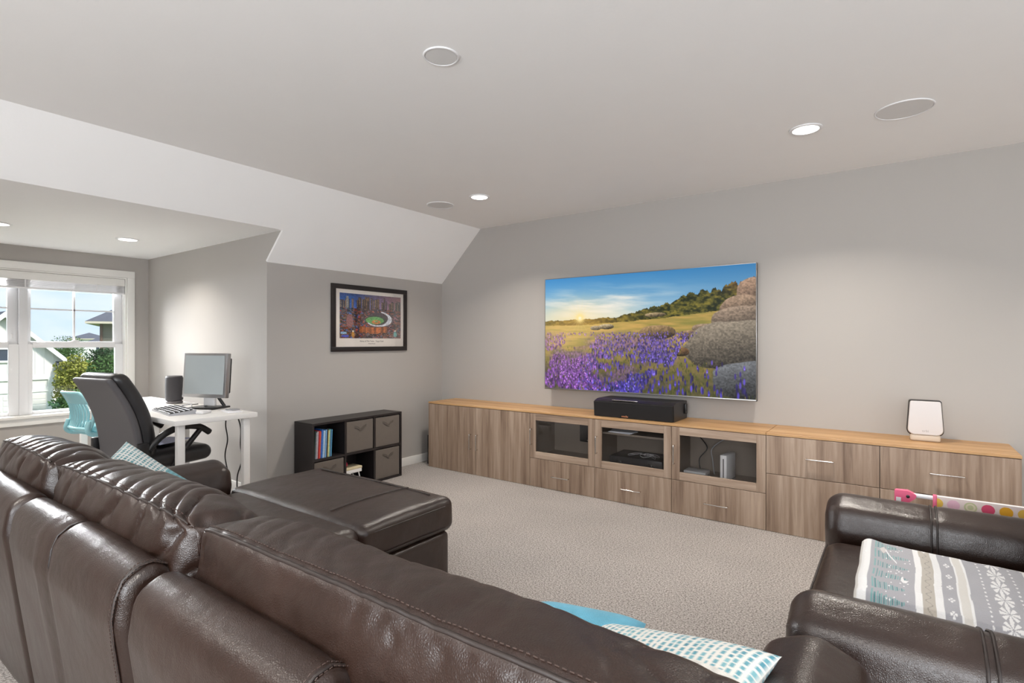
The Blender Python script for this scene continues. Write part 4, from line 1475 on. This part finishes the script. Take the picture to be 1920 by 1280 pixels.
# ------------------------------------------------------------------ office chair
oc = thing('office_chair', 'black leather office chair with padded back pushed up to the desk', 'office chair', (-4.23, 1.555, 0), rad(9), world=False)
soft('seat', (-.25, .25), (-.20, .28), (.43, .535), .05, office_m, oc, 22, (0, 0, .02))
rec = Matrix.Translation((0, -.14, .50)) @ Matrix.Rotation(rad(16), 4, 'X') @ Matrix.Translation((0, .14, -.50))
def backfn(q):
    q = q.copy()
    k = np.clip((q[:, 2] - .5) / .62, 0, 1)
    q[:, 0] *= 1 - .12 * k ** 2
    q[:, 1] += .05 * np.sin(k * PI) - .03 * k
    R = np.array(rec)
    return (np.c_[q, np.ones(len(q))] @ R.T)[:, :3]
soft('backrest', (-.245, .245), (-.19, -.09), (.50, 1.10), .05, office_m, oc, 26, (0, .006, 0), backfn)
V, F = softg((-.24, .24), (-.222, -.180), (.515, 1.085), .02, 20, (0, 0, 0), backfn)
mesh('back_shell', V, F, plain('charcoal_vinyl', S(84, 82, 84), .45, var=.03, bump=(400, .1, .001)), oc, 180)
for s in (-1, 1):
    a = smoothpath([(s * .27, -.18, .57), (s * .285, -.10, .655), (s * .29, .02, .695), (s * .29, .14, .68), (s * .285, .22, .63)], 6)
    ar = tube('armrest', a, [.022] * len(a), black_m, oc, 10)
    tube('arm_post', smoothpath([(s * .29, .16, .67), (s * .285, .08, .58), (s * .275, .02, .50), (s * .22, .0, .425)], 6), .018, black_m, ar, 8)
    MB().box((s * .27 - .02, s * .27 + .02), (-.25, -.18), (.44, .62), .01).build('arm_bracket', black_m, ar, 35)
MB().box((-.12, .12), (-.12, .14), (.385, .43), .008).build('seat_plate', black_m, oc, 35)
MB().lathe([(.03, .10), (.03, .25), (.018, .25), (.018, .385)], seg=20).build('gas_lift', black_m, oc, 40)
for k in range(5):
    a = rad(72 * k + 20)
    l = mesh('base_leg', *tubeg([(0, 0, .12), (.16 * math.cos(a), .16 * math.sin(a), .105), (.30 * math.cos(a), .30 * math.sin(a), .075)], [.028, .022, .016], 8), black_m, oc, 50)
    V, F = latheg([(.001, -.022), (.026, -.022), (.027, -.004), (.027, .004), (.026, .022), (.001, .022)], 16)
    R = Matrix.Translation((.30 * math.cos(a), .30 * math.sin(a), .0275)) @ Matrix.Rotation(a + PI / 2, 4, 'Z') @ Matrix.Rotation(PI / 2, 4, 'X')
    mesh('caster', [tuple(R @ Vector(v)) for v in V], F, black_m, l, 40)
tag(MB().box((-.10, .10), (-.14, .14), (0, .004)).xf(Matrix.Translation((-4.22, 1.62, .568)) @ Matrix.Rotation(rad(25), 4, 'Z')).build('seat_papers', plain('blue_white_paper', S(206, 212, 240), .6)), 'white and blue papers lying on the office chair seat', 'papers')

# ------------------------------------------------------------------ teal desk chair
tl_ = thing('teal_chair', 'small teal plastic desk chair with slotted back near the window', 'chair', (-5.36, 1.63, 0), rad(8), world=False)
soft('seat', (-.20, .20), (-.17, .22), (.55, .61), .028, teal_cloth, tl_, 16, (0, 0, .012))
box('seat_pan', (-.19, .19), (-.18, .20), (.525, .552), teal_m, tl_, .01)
def backpt(s, k):
    """s -1..1 across, k 0..1 up"""
    wdt = .165 + .03 * math.sin(k * PI) - .035 * k
    return (s * wdt, -.20 - .06 * k + .06 * (1 - s * s) * -.5 + .05 * math.sin(k * PI), .58 + .29 * k)
fr = [backpt(-1, k) for k in np.linspace(0, 1, 9)] + [backpt(s, 1) for s in np.linspace(-.8, .8, 8)] + [backpt(1, k) for k in np.linspace(1, 0, 9)] + [backpt(s, 0) for s in np.linspace(.8, -1, 9)]
tube('back_frame', fr, .014, teal_m, tl_, 8)
for s in np.linspace(-.72, .72, 8):
    pts = [backpt(s, k) for k in np.linspace(.02, .72, 8)]
    tube('back_slat', pts, .0085, teal_m, tl_, 6)
V, F = [], []
ss, kk = np.linspace(-.95, .95, 12), np.linspace(.68, .99, 6)
for k in kk:
    for s in ss: V.append(backpt(s, k))
n0 = len(V)
V += [(v[0], v[1] - .008, v[2]) for v in V]
for i in range(5):
    for j in range(11):
        a = i * 12 + j
        F += [(a, a + 1, a + 13, a + 12), (a + n0, a + 12 + n0, a + 13 + n0, a + 1 + n0)]
mesh('back_panel', V, F, teal_m, tl_, 60)
for s in (-1, 1):
    tube('back_bracket', smoothpath([(s * .17, -.02, .535), (s * .178, -.14, .525), (s * .172, -.215, .56), (s * .165, -.20, .64)], 6), .018, teal_m, tl_, 8)
MB().lathe([(.034, .08), (.034, .50), (.05, .525)], seg=20).build('column', white_m, tl_, 40)
tube('lift_lever', [(.05, 0, .515), (.20, .02, .505)], .007, chrome_m, tl_)
tube('footrest_post', [(.16, .12, .53), (.16, .12, .24)], .012, chrome_m, tl_)
box('footrest', (.06, .22), (.06, .20), (.19, .24), white_pl, tl_, .01)
for k in range(5):
    a = rad(72 * k + 36)
    l = mesh('base_leg', *tubeg([(0, 0, .10), (.22 * math.cos(a), .22 * math.sin(a), .06)], [.026, .016], 8), white_m, tl_, 50)
    V, F = latheg([(.001, -.018), (.024, -.018), (.024, .018), (.001, .018)], 14)
    R = Matrix.Translation((.22 * math.cos(a), .22 * math.sin(a), .0245)) @ Matrix.Rotation(a + PI / 2, 4, 'Z') @ Matrix.Rotation(PI / 2, 4, 'X')
    mesh('caster', [tuple(R @ Vector(v)) for v in V], F, grey_pl, l, 40)

# ------------------------------------------------------------------ pillows
def pillow(name, label, loc, rot, w, h, th_, colfn, n=110, mat=None):
    """square pillow in its own x (width), z (height), y thickness; colfn(u, v) -> sRGB"""
    o = thing(name, label, 'pillow', loc, 0, 'throw pillows on the sofa', world=False)
    o.rotation_euler = rot
    g = np.linspace(-1, 1, n)
    U, Vv = np.meshgrid(g, g)
    pin = 1 - .07 * (1 - np.abs(Vv) ** 2) * np.abs(U) ** 3
    pin2 = 1 - .07 * (1 - np.abs(U) ** 2) * np.abs(Vv) ** 3
    Xp, Zp = U * w / 2 * pin, Vv * h / 2 * pin2
    T = th_ / 2 * ((1 - U ** 4).clip(0) * (1 - Vv ** 4).clip(0)) ** .55 + .004 * (fbm(U * 4, Vv * 4, 3, 8) - .5) * (1 - U ** 2) * (1 - Vv ** 2)
    c = lin(colfn((U + 1) / 2, (Vv + 1) / 2))
    idx = np.arange(n * n).reshape(n, n)
    Fq = np.stack([idx[:-1, :-1], idx[:-1, 1:], idx[1:, 1:], idx[1:, :-1]], -1).reshape(-1, 4)
    for nm, sg in (('front_cover', -1), ('back_cover', 1)):
        V = np.c_[Xp.ravel(), sg * T.ravel(), Zp.ravel()]
        mesh(nm, V, Fq if sg < 0 else Fq[:, ::-1], mat or knit_m, o, 180, cols=c.reshape(-1, 3))
    return o


def knit_teal(u, v):
    i, j = np.floor(u * 24), np.floor(v * 30)
    fu, fv = u * 24 - i, v * 30 - j
    base = np.ones(u.shape + (3,)) * np.array([228, 230, 228]) / 255
    m = (np.abs(fu - .5) < .28) & (np.abs(fv - .5) < .34)
    col = np.array([86, 150, 160]) / 255
    out = np.where(m[..., None], col, base)
    return np.where(((u > .55) & (v > .86))[..., None], np.array([110, 172, 184]) / 255 * (.85 + .2 * np.abs(np.sin(u * 60)))[..., None], out)


def dashed(u, v):
    base = np.ones(u.shape + (3,)) * np.array([236, 233, 226]) / 255
    i = np.floor(u * 30)
    ph = vnoise(i, i * 0, 4)
    j = np.floor(v * 20 + ph)
    fu, fv = u * 30 - i, v * 20 + ph - j
    m = (np.abs(fu - .5) < .26) & (np.abs(fv - .5) < .36) & (v > .62)
    tone = vnoise(i * 3.7, j * 5.1, 9)[..., None]
    col = (np.array([70, 140, 160]) * (1 - tone) + np.array([150, 200, 205]) * tone) / 255
    out = np.where(m[..., None], col, base)
    pleat_shade = .9 + .1 * np.abs(np.sin(u * 40))  # shade of pleats put into the white knit's colour
    return np.where((v < .62)[..., None], out * pleat_shade[..., None], out)


def plainteal(u, v):
    n = fbm(u * 6, v * 6, 4, 2)[..., None]
    return (np.array([96, 170, 196]) * (.9 + .25 * n)) / 255


e1, e2 = Vector((.47, .63, -.62)).normalized(), Vector((.41, -.86, -.31))
e2 = (e2 - e1 * e2.dot(e1)).normalized()
nn = -(e1.cross(e2))
pm = Matrix((e1, -nn, -e2)).transposed()
pillow('throw_pillow', 'white pillow with teal knit texture in the chaise corner of the sofa', (-2.672, .915, .610), pm.to_euler(), .40, .40, .11, knit_teal)
ax_ = Vector((.951, -.185, .244)).normalized()
az_ = Vector((.15, .97, .15))
az_ = (az_ - ax_ * az_.dot(ax_)).normalized()
pm2 = Matrix((ax_, az_.cross(ax_), az_)).transposed()
pillow('throw_pillow', 'white pillow with blue dashed top band beside the sofa arm', (-.44, 1.055, .562), pm2.to_euler(), .48, .34, .10, dashed)
pillow('throw_pillow', 'plain sky blue pillow behind the dashed white pillow', (-.635, 1.135, .515), (rad(-80), 0, rad(14)), .30, .32, .11, plainteal)

# ------------------------------------------------------------------ folded blanket on the armchair
def blanket():
    W, H = 300, 220
    V, U = np.mgrid[0:H, 0:W]
    U = U / (W - 1.)
    V = V / (H - 1.)
    # across the seat in y, along the seat in x; the print runs in bands across x
    c = lambda *q: np.array(q) / 255.
    x = U * 1.0
    grey, cream, tan, white = c(166, 165, 170), c(216, 212, 205), c(186, 178, 166), c(236, 235, 234)
    img = np.ones((H, W, 3)) * grey
    wob = .006 * (fbm(V * 9, U * 3, 3, 3) - .5)
    def band(a, b, col):
        m = (x + wob > a) & (x + wob < b)
        img[m] = col
    band(-.1, .085, cream); band(.02, .062, tan); band(.085, .125, white)
    band(.36, .395, white); band(.395, .46, tan); band(.46, .50, white)
    band(.575, .635, cream); band(.575, .585, white); band(.628, .64, white)
    band(.955, 1.1, white)
    r = np.random.default_rng(9)
    yy, xx = V, U
    # trees: rows of teal dashes
    for i in range(9):
        cy_ = .06 + i * .115
        hgt = .10 + .05 * r.random()
        for k in range(15):
            px = .145 + (k / 15) * hgt * 1.3
            wd = .048 * (1 - k / 16) + .004
            m = (np.abs(xx - px) < .0030) & (np.abs(yy - cy_ - .004 * (r.random() - .5)) < wd * (.6 + .5 * r.random()))
            img[m] = c(84, 136, 138) if k % 2 else c(120, 166, 166)
    for i in range(46):                                             # snow specks
        px, py = .20 + .14 * r.random(), r.random()
        m = ((xx - px) / .004) ** 2 + ((yy - py) / .006) ** 2 < 1
        img[m] = white
    m = (((xx - .305) / .02) ** 2 + ((yy - .40) / .035) ** 2 < 1) & (((xx - .313) / .018) ** 2 + ((yy - .425) / .032) ** 2 > 1)
    img[m] = white                                                  # crescent moon
    m = (np.abs(xx - .185) + np.abs(yy - .70) * .6 < .024)
    img[m] = c(206, 200, 196)
    m = (np.abs(yy - .70 + (xx - .2) * 2.2) < .010) & (xx > .20) & (xx < .26)
    img[m] = white
    def star(px, py, s, n=8):
        dx, dy = (xx - px) / s, (yy - py) / (s * 1.45)
        rr, aa = np.hypot(dx, dy), np.arctan2(dy, dx)
        m = (rr < 1) & (np.abs(np.cos(aa * n / 2)) > .45 + .35 * np.abs(rr - .55)) & (rr > .12)
        img[m] = white
    for i in range(8): star(.54, .06 + i * .125, .016, 4)
    for i in range(8): star(.80, .06 + i * .125, .046, 8)
    for i in range(26):
        for px in (.715, .885):
            m = ((xx - px) / .006) ** 2 + ((yy - .02 - i * .038) / .008) ** 2 < 1
            img[m] = white
    # worn knit marks on the tan strips: pale dashes, then a looped darker script too faint to read
    for k in range(24):
        m = (np.abs(xx - .041) < .014) & (np.abs(yy - .03 - k * .042) < .013) & (vnoise(xx * 400, yy * 220, 8) > .35)
        img[m] = c(216, 212, 205)
    for k in range(7):
        m = (np.abs(xx - .428) < .019) & (np.abs(yy - .985 + k * .022) < .008)
        img[m] = c(214, 209, 202)
    loop = .428 + .013 * np.sin(yy * 95) + .004 * np.sin(yy * 41)
    img[(np.abs(xx - loop) < .0028) & (yy > .08) & (yy < .76)] = c(150, 143, 134)
    star(.428, .80, .013, 4)
    x0, x1 = -.085, .325
    ylo, yhi = 1.765, 2.27
    # the sheet: up the near side, over the top, down the far side and rolled over the front end
    s = V * 1.0
    prof_y = np.interp(s, [0, .10, .18, .30, .80, .90, .95, 1], [ylo, ylo - .012, ylo + .03, ylo + .10, yhi - .06, yhi - .012, yhi, yhi - .005])
    prof_z = np.interp(s, [0, .10, .18, .30, .80, .90, .95, 1], [.475, .535, .572, .582, .590, .575, .535, .475])
    Xp = x0 + (x1 - x0) * np.clip((U - .07) / .93, 0, 1)
    endr = np.clip((.16 - U) / .16, 0, 1)
    drop = (1 - np.sqrt(np.clip(1 - endr ** 2, 0, 1)))
    Zp = .478 + (prof_z - .478) * (1 - drop * .92) + .010 * (fbm(U * 5, V * 5, 3, 6) - .5) * (1 - endr)
    Xp = Xp - .012 * np.sin(np.clip(U / .16, 0, 1) * PI) + .008 * (fbm(V * 6, U * 2, 2, 3) - .5)
    Zp = Zp + .012 * np.exp(-((U - .10) / .05) ** 2) - .015 * U
    Zp = np.maximum(Zp, .478)
    return np.stack([Xp, prof_y, Zp], -1), img


P, img = blanket()
H_, W_ = P.shape[:2]
bk = thing('folded_blanket', 'grey and cream fleece blanket with winter print folded on the armchair seat', 'blanket', (.15, 2.04, .475))
idx = np.arange(H_ * W_).reshape(H_, W_)
Fq = np.stack([idx[:-1, :-1], idx[:-1, 1:], idx[1:, 1:], idx[1:, :-1]], -1).reshape(-1, 4)
mesh('top_layer', P.reshape(-1, 3), Fq, fleece_m, bk, 180, cols=lin(img).reshape(-1, 3))
for k in range(2):
    zz = .482 + k * .03
    soft('inner_fold', (-.098 + k * .012, .30), (1.80, 2.24), (zz - .001, zz + .026), .012, plain('cream_fleece' + str(k), S(222, 218, 210), .95, bump=(260, .5, .004)), bk, 16)

# ------------------------------------------------------------------ pink bed rail standing behind the armchair
br = thing('bed_rail', 'pink and white toddler bed rail with circle print behind the armchair', 'bed rail', (.4, 2.98, 0))
RY = 2.98
rail_x0, rail_x1 = -.005, .86
tube('rail_tube', [(rail_x0 + .03, RY, .588), (rail_x1, RY, .588)], .010, white_pl, br, 12)
for x in (rail_x0 + .018, rail_x1):
    tube('end_post', [(x, RY, .575), (x, RY, .03)], .011, white_pl, br, 12)
    tube('foot_bar', [(x, RY - .1, .014), (x, RY + .25, .014)], .012, white_pl, br, 10)
hb = prism('hinge_bracket', rpoly([(rail_x0 - .004, .545), (rail_x0 - .004, .605), (rail_x0 + .045, .607), (rail_x0 + .078, .592), (rail_x0 + .07, .575), (rail_x0 + .035, .545)], [.006, .01, .01, .01, .01, .01], 4), 1, RY - .016, RY + .016, pink_m, br)
V, F = latheg([(.007, 0), (.007, .003), (.004, .004), (.001, .004)], 14)
mesh('rivet', [(v[0] + rail_x0 + .045, RY - .016 - v[2], v[1] + .583) for v in V], F, black_m, hb, 40)
box('white_insert', (rail_x0 + .002, rail_x0 + .02), (RY - .018, RY - .016), (.53, .575), white_pl, hb)
def circles(W=520, H=220):
    v, u = np.mgrid[0:H, 0:W]
    u, v = u / (W - 1.) * .64, v / (H - 1.) * .27
    img = np.ones((H, W, 3)) * np.array([240, 222, 216]) / 255
    pal = [(240, 196, 90), (238, 190, 206), (206, 206, 160), (226, 84, 118), (240, 176, 48)]
    for i in range(13):
        for row in range(4):
            d = np.hypot(u - .006 - i * .056, v - .029 - row * .068)
            k = (i + row * 2) % 5
            col = np.array(pal[k]) / 255
            img[d < .0215] = col
            if k == 2:
                img[d < .016] = np.array([234, 222, 196]) / 255
                img[d < .010] = col
    return img
img = circles()
picture_grid('fabric_panel', img, (.135, RY - .013, .600), (.64, 0, 0), (0, 0, -.27), painted('printed_cotton', .9), br)
picture_grid('fabric_panel', img, (.135 + .64, RY + .013, .600), (-.64, 0, 0), (0, 0, -.27), painted('printed_cotton_back', .9), br)
box('fabric_core', (.136, .774), (RY - .012, RY + .012), (.331, .599), white_pl, br)
for x in (.128, .772):
    box('pink_binding', (x, x + .014), (RY - .015, RY + .015), (.33, .602), pink_m, br, .003)

# ------------------------------------------------------------------ outside the alcove window
GZ = -3.3
grass_m = plain('lawn', S(96, 122, 62), .9, var=.2, vscale=.4)
struct(box('ground_outside', (-400, XW - 1.0), (-150, 300), (GZ - .2, GZ), grass_m), 'green ground outside the window', 'ground')
siding_m = plain('white_siding', S(236, 233, 228), .6, var=.02)
trimo_m = plain('white_house_trim', S(244, 244, 242), .5, var=.01)
shingle_m = plain('dark_shingles', S(92, 94, 104), .9, var=.25, vscale=3)
tan_sid = plain('olive_siding', S(138, 134, 122), .7, var=.03)
dark_gl = plain('dark_window_glass', S(70, 78, 90), .1, var=.1)


def gable_house():
    h = thing('white_house', 'white board sided house with a steep gable and garage across the street', 'house', (-46, 7.9, GZ))
    X0 = -43.0
    yc, half, ze, zp = 7.95, 3.15, -.16, 2.97
    body = prism('wall', [(yc - half, GZ), (yc + half, GZ), (yc + half, ze), (yc, zp - .15), (yc - half, ze)], 0, X0 - 9, X0, siding_m, h)
    for s in (-1, 1):      # roof slabs with overhang
        a = (yc, zp + .1)
        b_ = (yc + s * (half + .45), ze - (zp - ze) / half * .45 + .1)
        prism('roof', [a, b_, (b_[0], b_[1] - .12), (a[0], a[1] - .12)], 0, X0 - 9.2, X0 + .35, shingle_m, h)
        prism('bargeboard', [(a[0], a[1] - .02), (b_[0], b_[1] - .02), (b_[0], b_[1] - .34), (a[0], a[1] - .36)], 0, X0 + .28, X0 + .40, trimo_m, h)
    for y in np.arange(yc - half + .4, yc + half, .42):           # vertical battens
        zt_ = zp - .2 - abs(y - yc) * (zp - ze) / half
        box('batten', (X0, X0 + .02), (y - .03, y + .03), (-.85, zt_), siding_m, h)
    box('band', (X0, X0 + .08), (yc - half, yc + half), (-1.08, -.82), trimo_m, h)
    box('band', (X0, X0 + .08), (yc - half, yc + half - .9), (-1.83, -1.55), trimo_m, h)
    for y in (yc - half + .1, yc + half - .1, yc + half - 1.0):
        box('corner_board', (X0, X0 + .09), (y - .12, y + .12), (GZ, -1.08), trimo_m, h)
    w_ = box('window', (X0 - .02, X0 + .05), (yc - 1.3, yc + .35), (.1, .8), dark_gl, h)
    m = MB()
    for z in (.02, .8): m.box((X0, X0 + .10), (yc - 1.4, yc + .45), (z, z + .12))
    for y in (yc - 1.4, yc - .55, yc + .35): m.box((X0, X0 + .10), (y, y + .1), (.0, .9))
    m.build('window_frame', trimo_m, w_)
    box('band', (X0, X0 + .08), (yc - half * .62, yc + half * .62), (.95, 1.2), trimo_m, h)
    g = box('garage_door', (X0 - .05, X0 + .03), (yc - 2.2, yc + 2.05), (GZ, -1.84), trimo_m, h)
    for k in range(4):
        z = GZ + .05 + k * .33
        for j in range(4):
            box('door_panel', (X0 + .03, X0 + .05), (yc - 2.1 + j * 1.03, yc - 2.1 + j * 1.03 + .95), (z, z + .29), siding_m, g, .01, 1)
    ya, yb = yc + half - .75, yc + half + .28
    V = [(X0, ya, .03), (X0, yb, .03), (X0 + .9, yb, -.55), (X0 + .9, ya, -.55), (X0, ya, -.68), (X0, yb, -.68), (X0 + .9, yb, -.68), (X0 + .9, ya, -.68)]
    mesh('porch_roof', V, [(0, 3, 2, 1), (4, 5, 6, 7), (0, 4, 7, 3), (1, 2, 6, 5), (3, 7, 6, 2), (0, 1, 5, 4)], shingle_m, h)
    box('porch_fascia', (X0 + .88, X0 + .94), (ya - .03, yb + .03), (-.71, -.55), trimo_m, h)
    for y in (ya + .1, yb - .1):
        box('porch_post', (X0 + .65, X0 + .85), (y - .1, y + .1), (GZ, -.68), trimo_m, h)
    box('side_door', (X0, X0 + .04), (yc + half - .62, yc + half - .2), (GZ + .1, -1.2), plain('grey_door', S(178, 186, 190), .5), h)


gable_house()


def hip_house(name, label, corner, rot, depth, width, ze, zp, wall, over=.5, win=(), boards=0):
    """corner = the front corner of the wall on the near side; the front faces local +x, the house runs along local +y"""
    h = thing(name, label, 'house', (corner[0], corner[1], GZ), rot, world=False)
    ze, zp = ze - GZ, zp - GZ
    x0, x1, y0, y1 = -depth, 0, 0, width
    box('wall', (x0, x1), (y0, y1), (0, ze), wall, h)
    xa, xb, ya, yb = x0 - over, x1 + over, y0 - over, y1 + over
    k = min(xb - xa, yb - ya) / 2
    r0, r1 = ((xa + xb) / 2, ya + k, zp), ((xa + xb) / 2, yb - k, zp)
    V = [(xa, ya, ze), (xb, ya, ze), (xb, yb, ze), (xa, yb, ze), r0, r1]
    mesh('roof', V, [(0, 3, 2, 1), (0, 1, 4), (1, 2, 5, 4), (2, 3, 5), (3, 0, 4, 5)], shingle_m, h)
    box('fascia', (xa, xb), (ya, yb), (ze - .18, ze - .005), plain(name + '_fascia', S(222, 212, 190), .6), h)
    for (ya_, yb_, za, zb) in win:
        za, zb = za - GZ, zb - GZ
        w_ = box('window', (x1 - .05, x1 + .04), (ya_, yb_), (za, zb), dark_gl, h)
        m = MB()
        m.box((x1, x1 + .08), (ya_ - .1, yb_ + .1), (zb, zb + .12)).box((x1, x1 + .08), (ya_ - .1, yb_ + .1), (za - .12, za)).box((x1, x1 + .08), (ya_ - .1, ya_), (za, zb)).box((x1, x1 + .08), (yb_, yb_ + .1), (za, zb)).box((x1, x1 + .08), ((ya_ + yb_) / 2 - .04, (ya_ + yb_) / 2 + .04), (za, zb))
        m.build('window_frame', trimo_m, w_)
    for k in range(boards):
        z = .1 + k * .22
        box('siding_board', (0, .025), (0, width), (z, z + .20), tan_sid, h)
    return h


o = hip_house('grey_house', 'olive grey sided house with dark hip roof beyond the trees', (-54.6, 16.06), rad(-21), 9, 11, 2.95, 6.4, tan_sid, .9, (), 27)
box('downspout', (.03, .13), (.05, .2), (0, 6.1), plain('brown_downspout', S(120, 96, 84), .5), o)
hip_house('distant_house', 'far white house with grey roof between the gable and the olive house', (-140, 36.0), rad(-15), 8, 6.5, 1.9, 3.2, trimo_m, .5, [(1, 2.1, .3, 1.4), (3.6, 4.7, .3, 1.4)])
hip_house('distant_house', 'far house with dark roof right beside the olive house', (-122, 34.5), rad(-17), 8, 6, 1.3, 2.9, trimo_m, .5, [(.8, 1.8, -.8, .5), (3.2, 4.2, -.8, .5)])

leafA = plain('leaf_green', S(74, 108, 52), .8, var=.3, vscale=2)
leafB = plain('leaf_yellow_green', S(150, 152, 66), .8, var=.3, vscale=2)
leafC = plain('leaf_dark', S(52, 84, 48), .8, var=.3, vscale=2)
bark = plain('bark', S(90, 74, 60), .9, var=.2)
def tree(label, x, y, z_top, rad_, leaf, n=1500, seed=1):
    t_ = thing('leafy_tree', label, 'tree', (x, y, GZ), group='trees across the street')
    r = np.random.default_rng(seed)
    hgt = z_top - GZ
    tube('trunk', [(x, y, GZ), (x + .05, y, GZ + hgt * .4), (x, y + .1, GZ + hgt * .75)], [.16, .11, .04], bark, t_, 8)
    V, F = [], []
    for i in range(n):
        d = r.normal(size=3)
        d /= np.linalg.norm(d)
        q = r.random() ** .4
        lump = 1 + .25 * math.sin(d[0] * 5 + seed) * math.cos(d[2] * 6 + seed)
        p = np.array((x, y, GZ + hgt * .60)) + d * q * lump * np.array((rad_, rad_, hgt * .40))
        a = r.normal(size=3); a /= np.linalg.norm(a)
        b_ = np.cross(a, r.normal(size=3)); b_ /= np.linalg.norm(b_)
        s = .05 + .07 * r.random()
        k = len(V)
        V += [tuple(p - a * s), tuple(p + b_ * s * .6), tuple(p + a * s), tuple(p - b_ * s * .6)]
        F.append((k, k + 1, k + 2, k + 3))
    f = mesh('foliage', V, F, leaf, t_)
    f['kind'] = 'stuff'


tree('yellow green tree beside the white house gable', -40, 10.6, .35, 1.05, leafB, 6000, 3)
tree('green tree in front of the olive house', -37, 11.3, .45, 1.1, leafA, 6000, 5)
tree('dark green tree low at the window edge', -33.5, 11.2, -.4, 1.1, leafC, 6000, 7)
tree('dark tree behind the yellow green one', -49, 14.8, .9, 1.2, leafC, 6000, 9)
tree('tall far tree beside the distant white house', -100, 25.5, 2.0, 2.2, leafA, 5000, 11)
tree('low bushy tree under the olive house wall', -32, 8.6, -1.2, 1.0, leafA, 6000, 13)
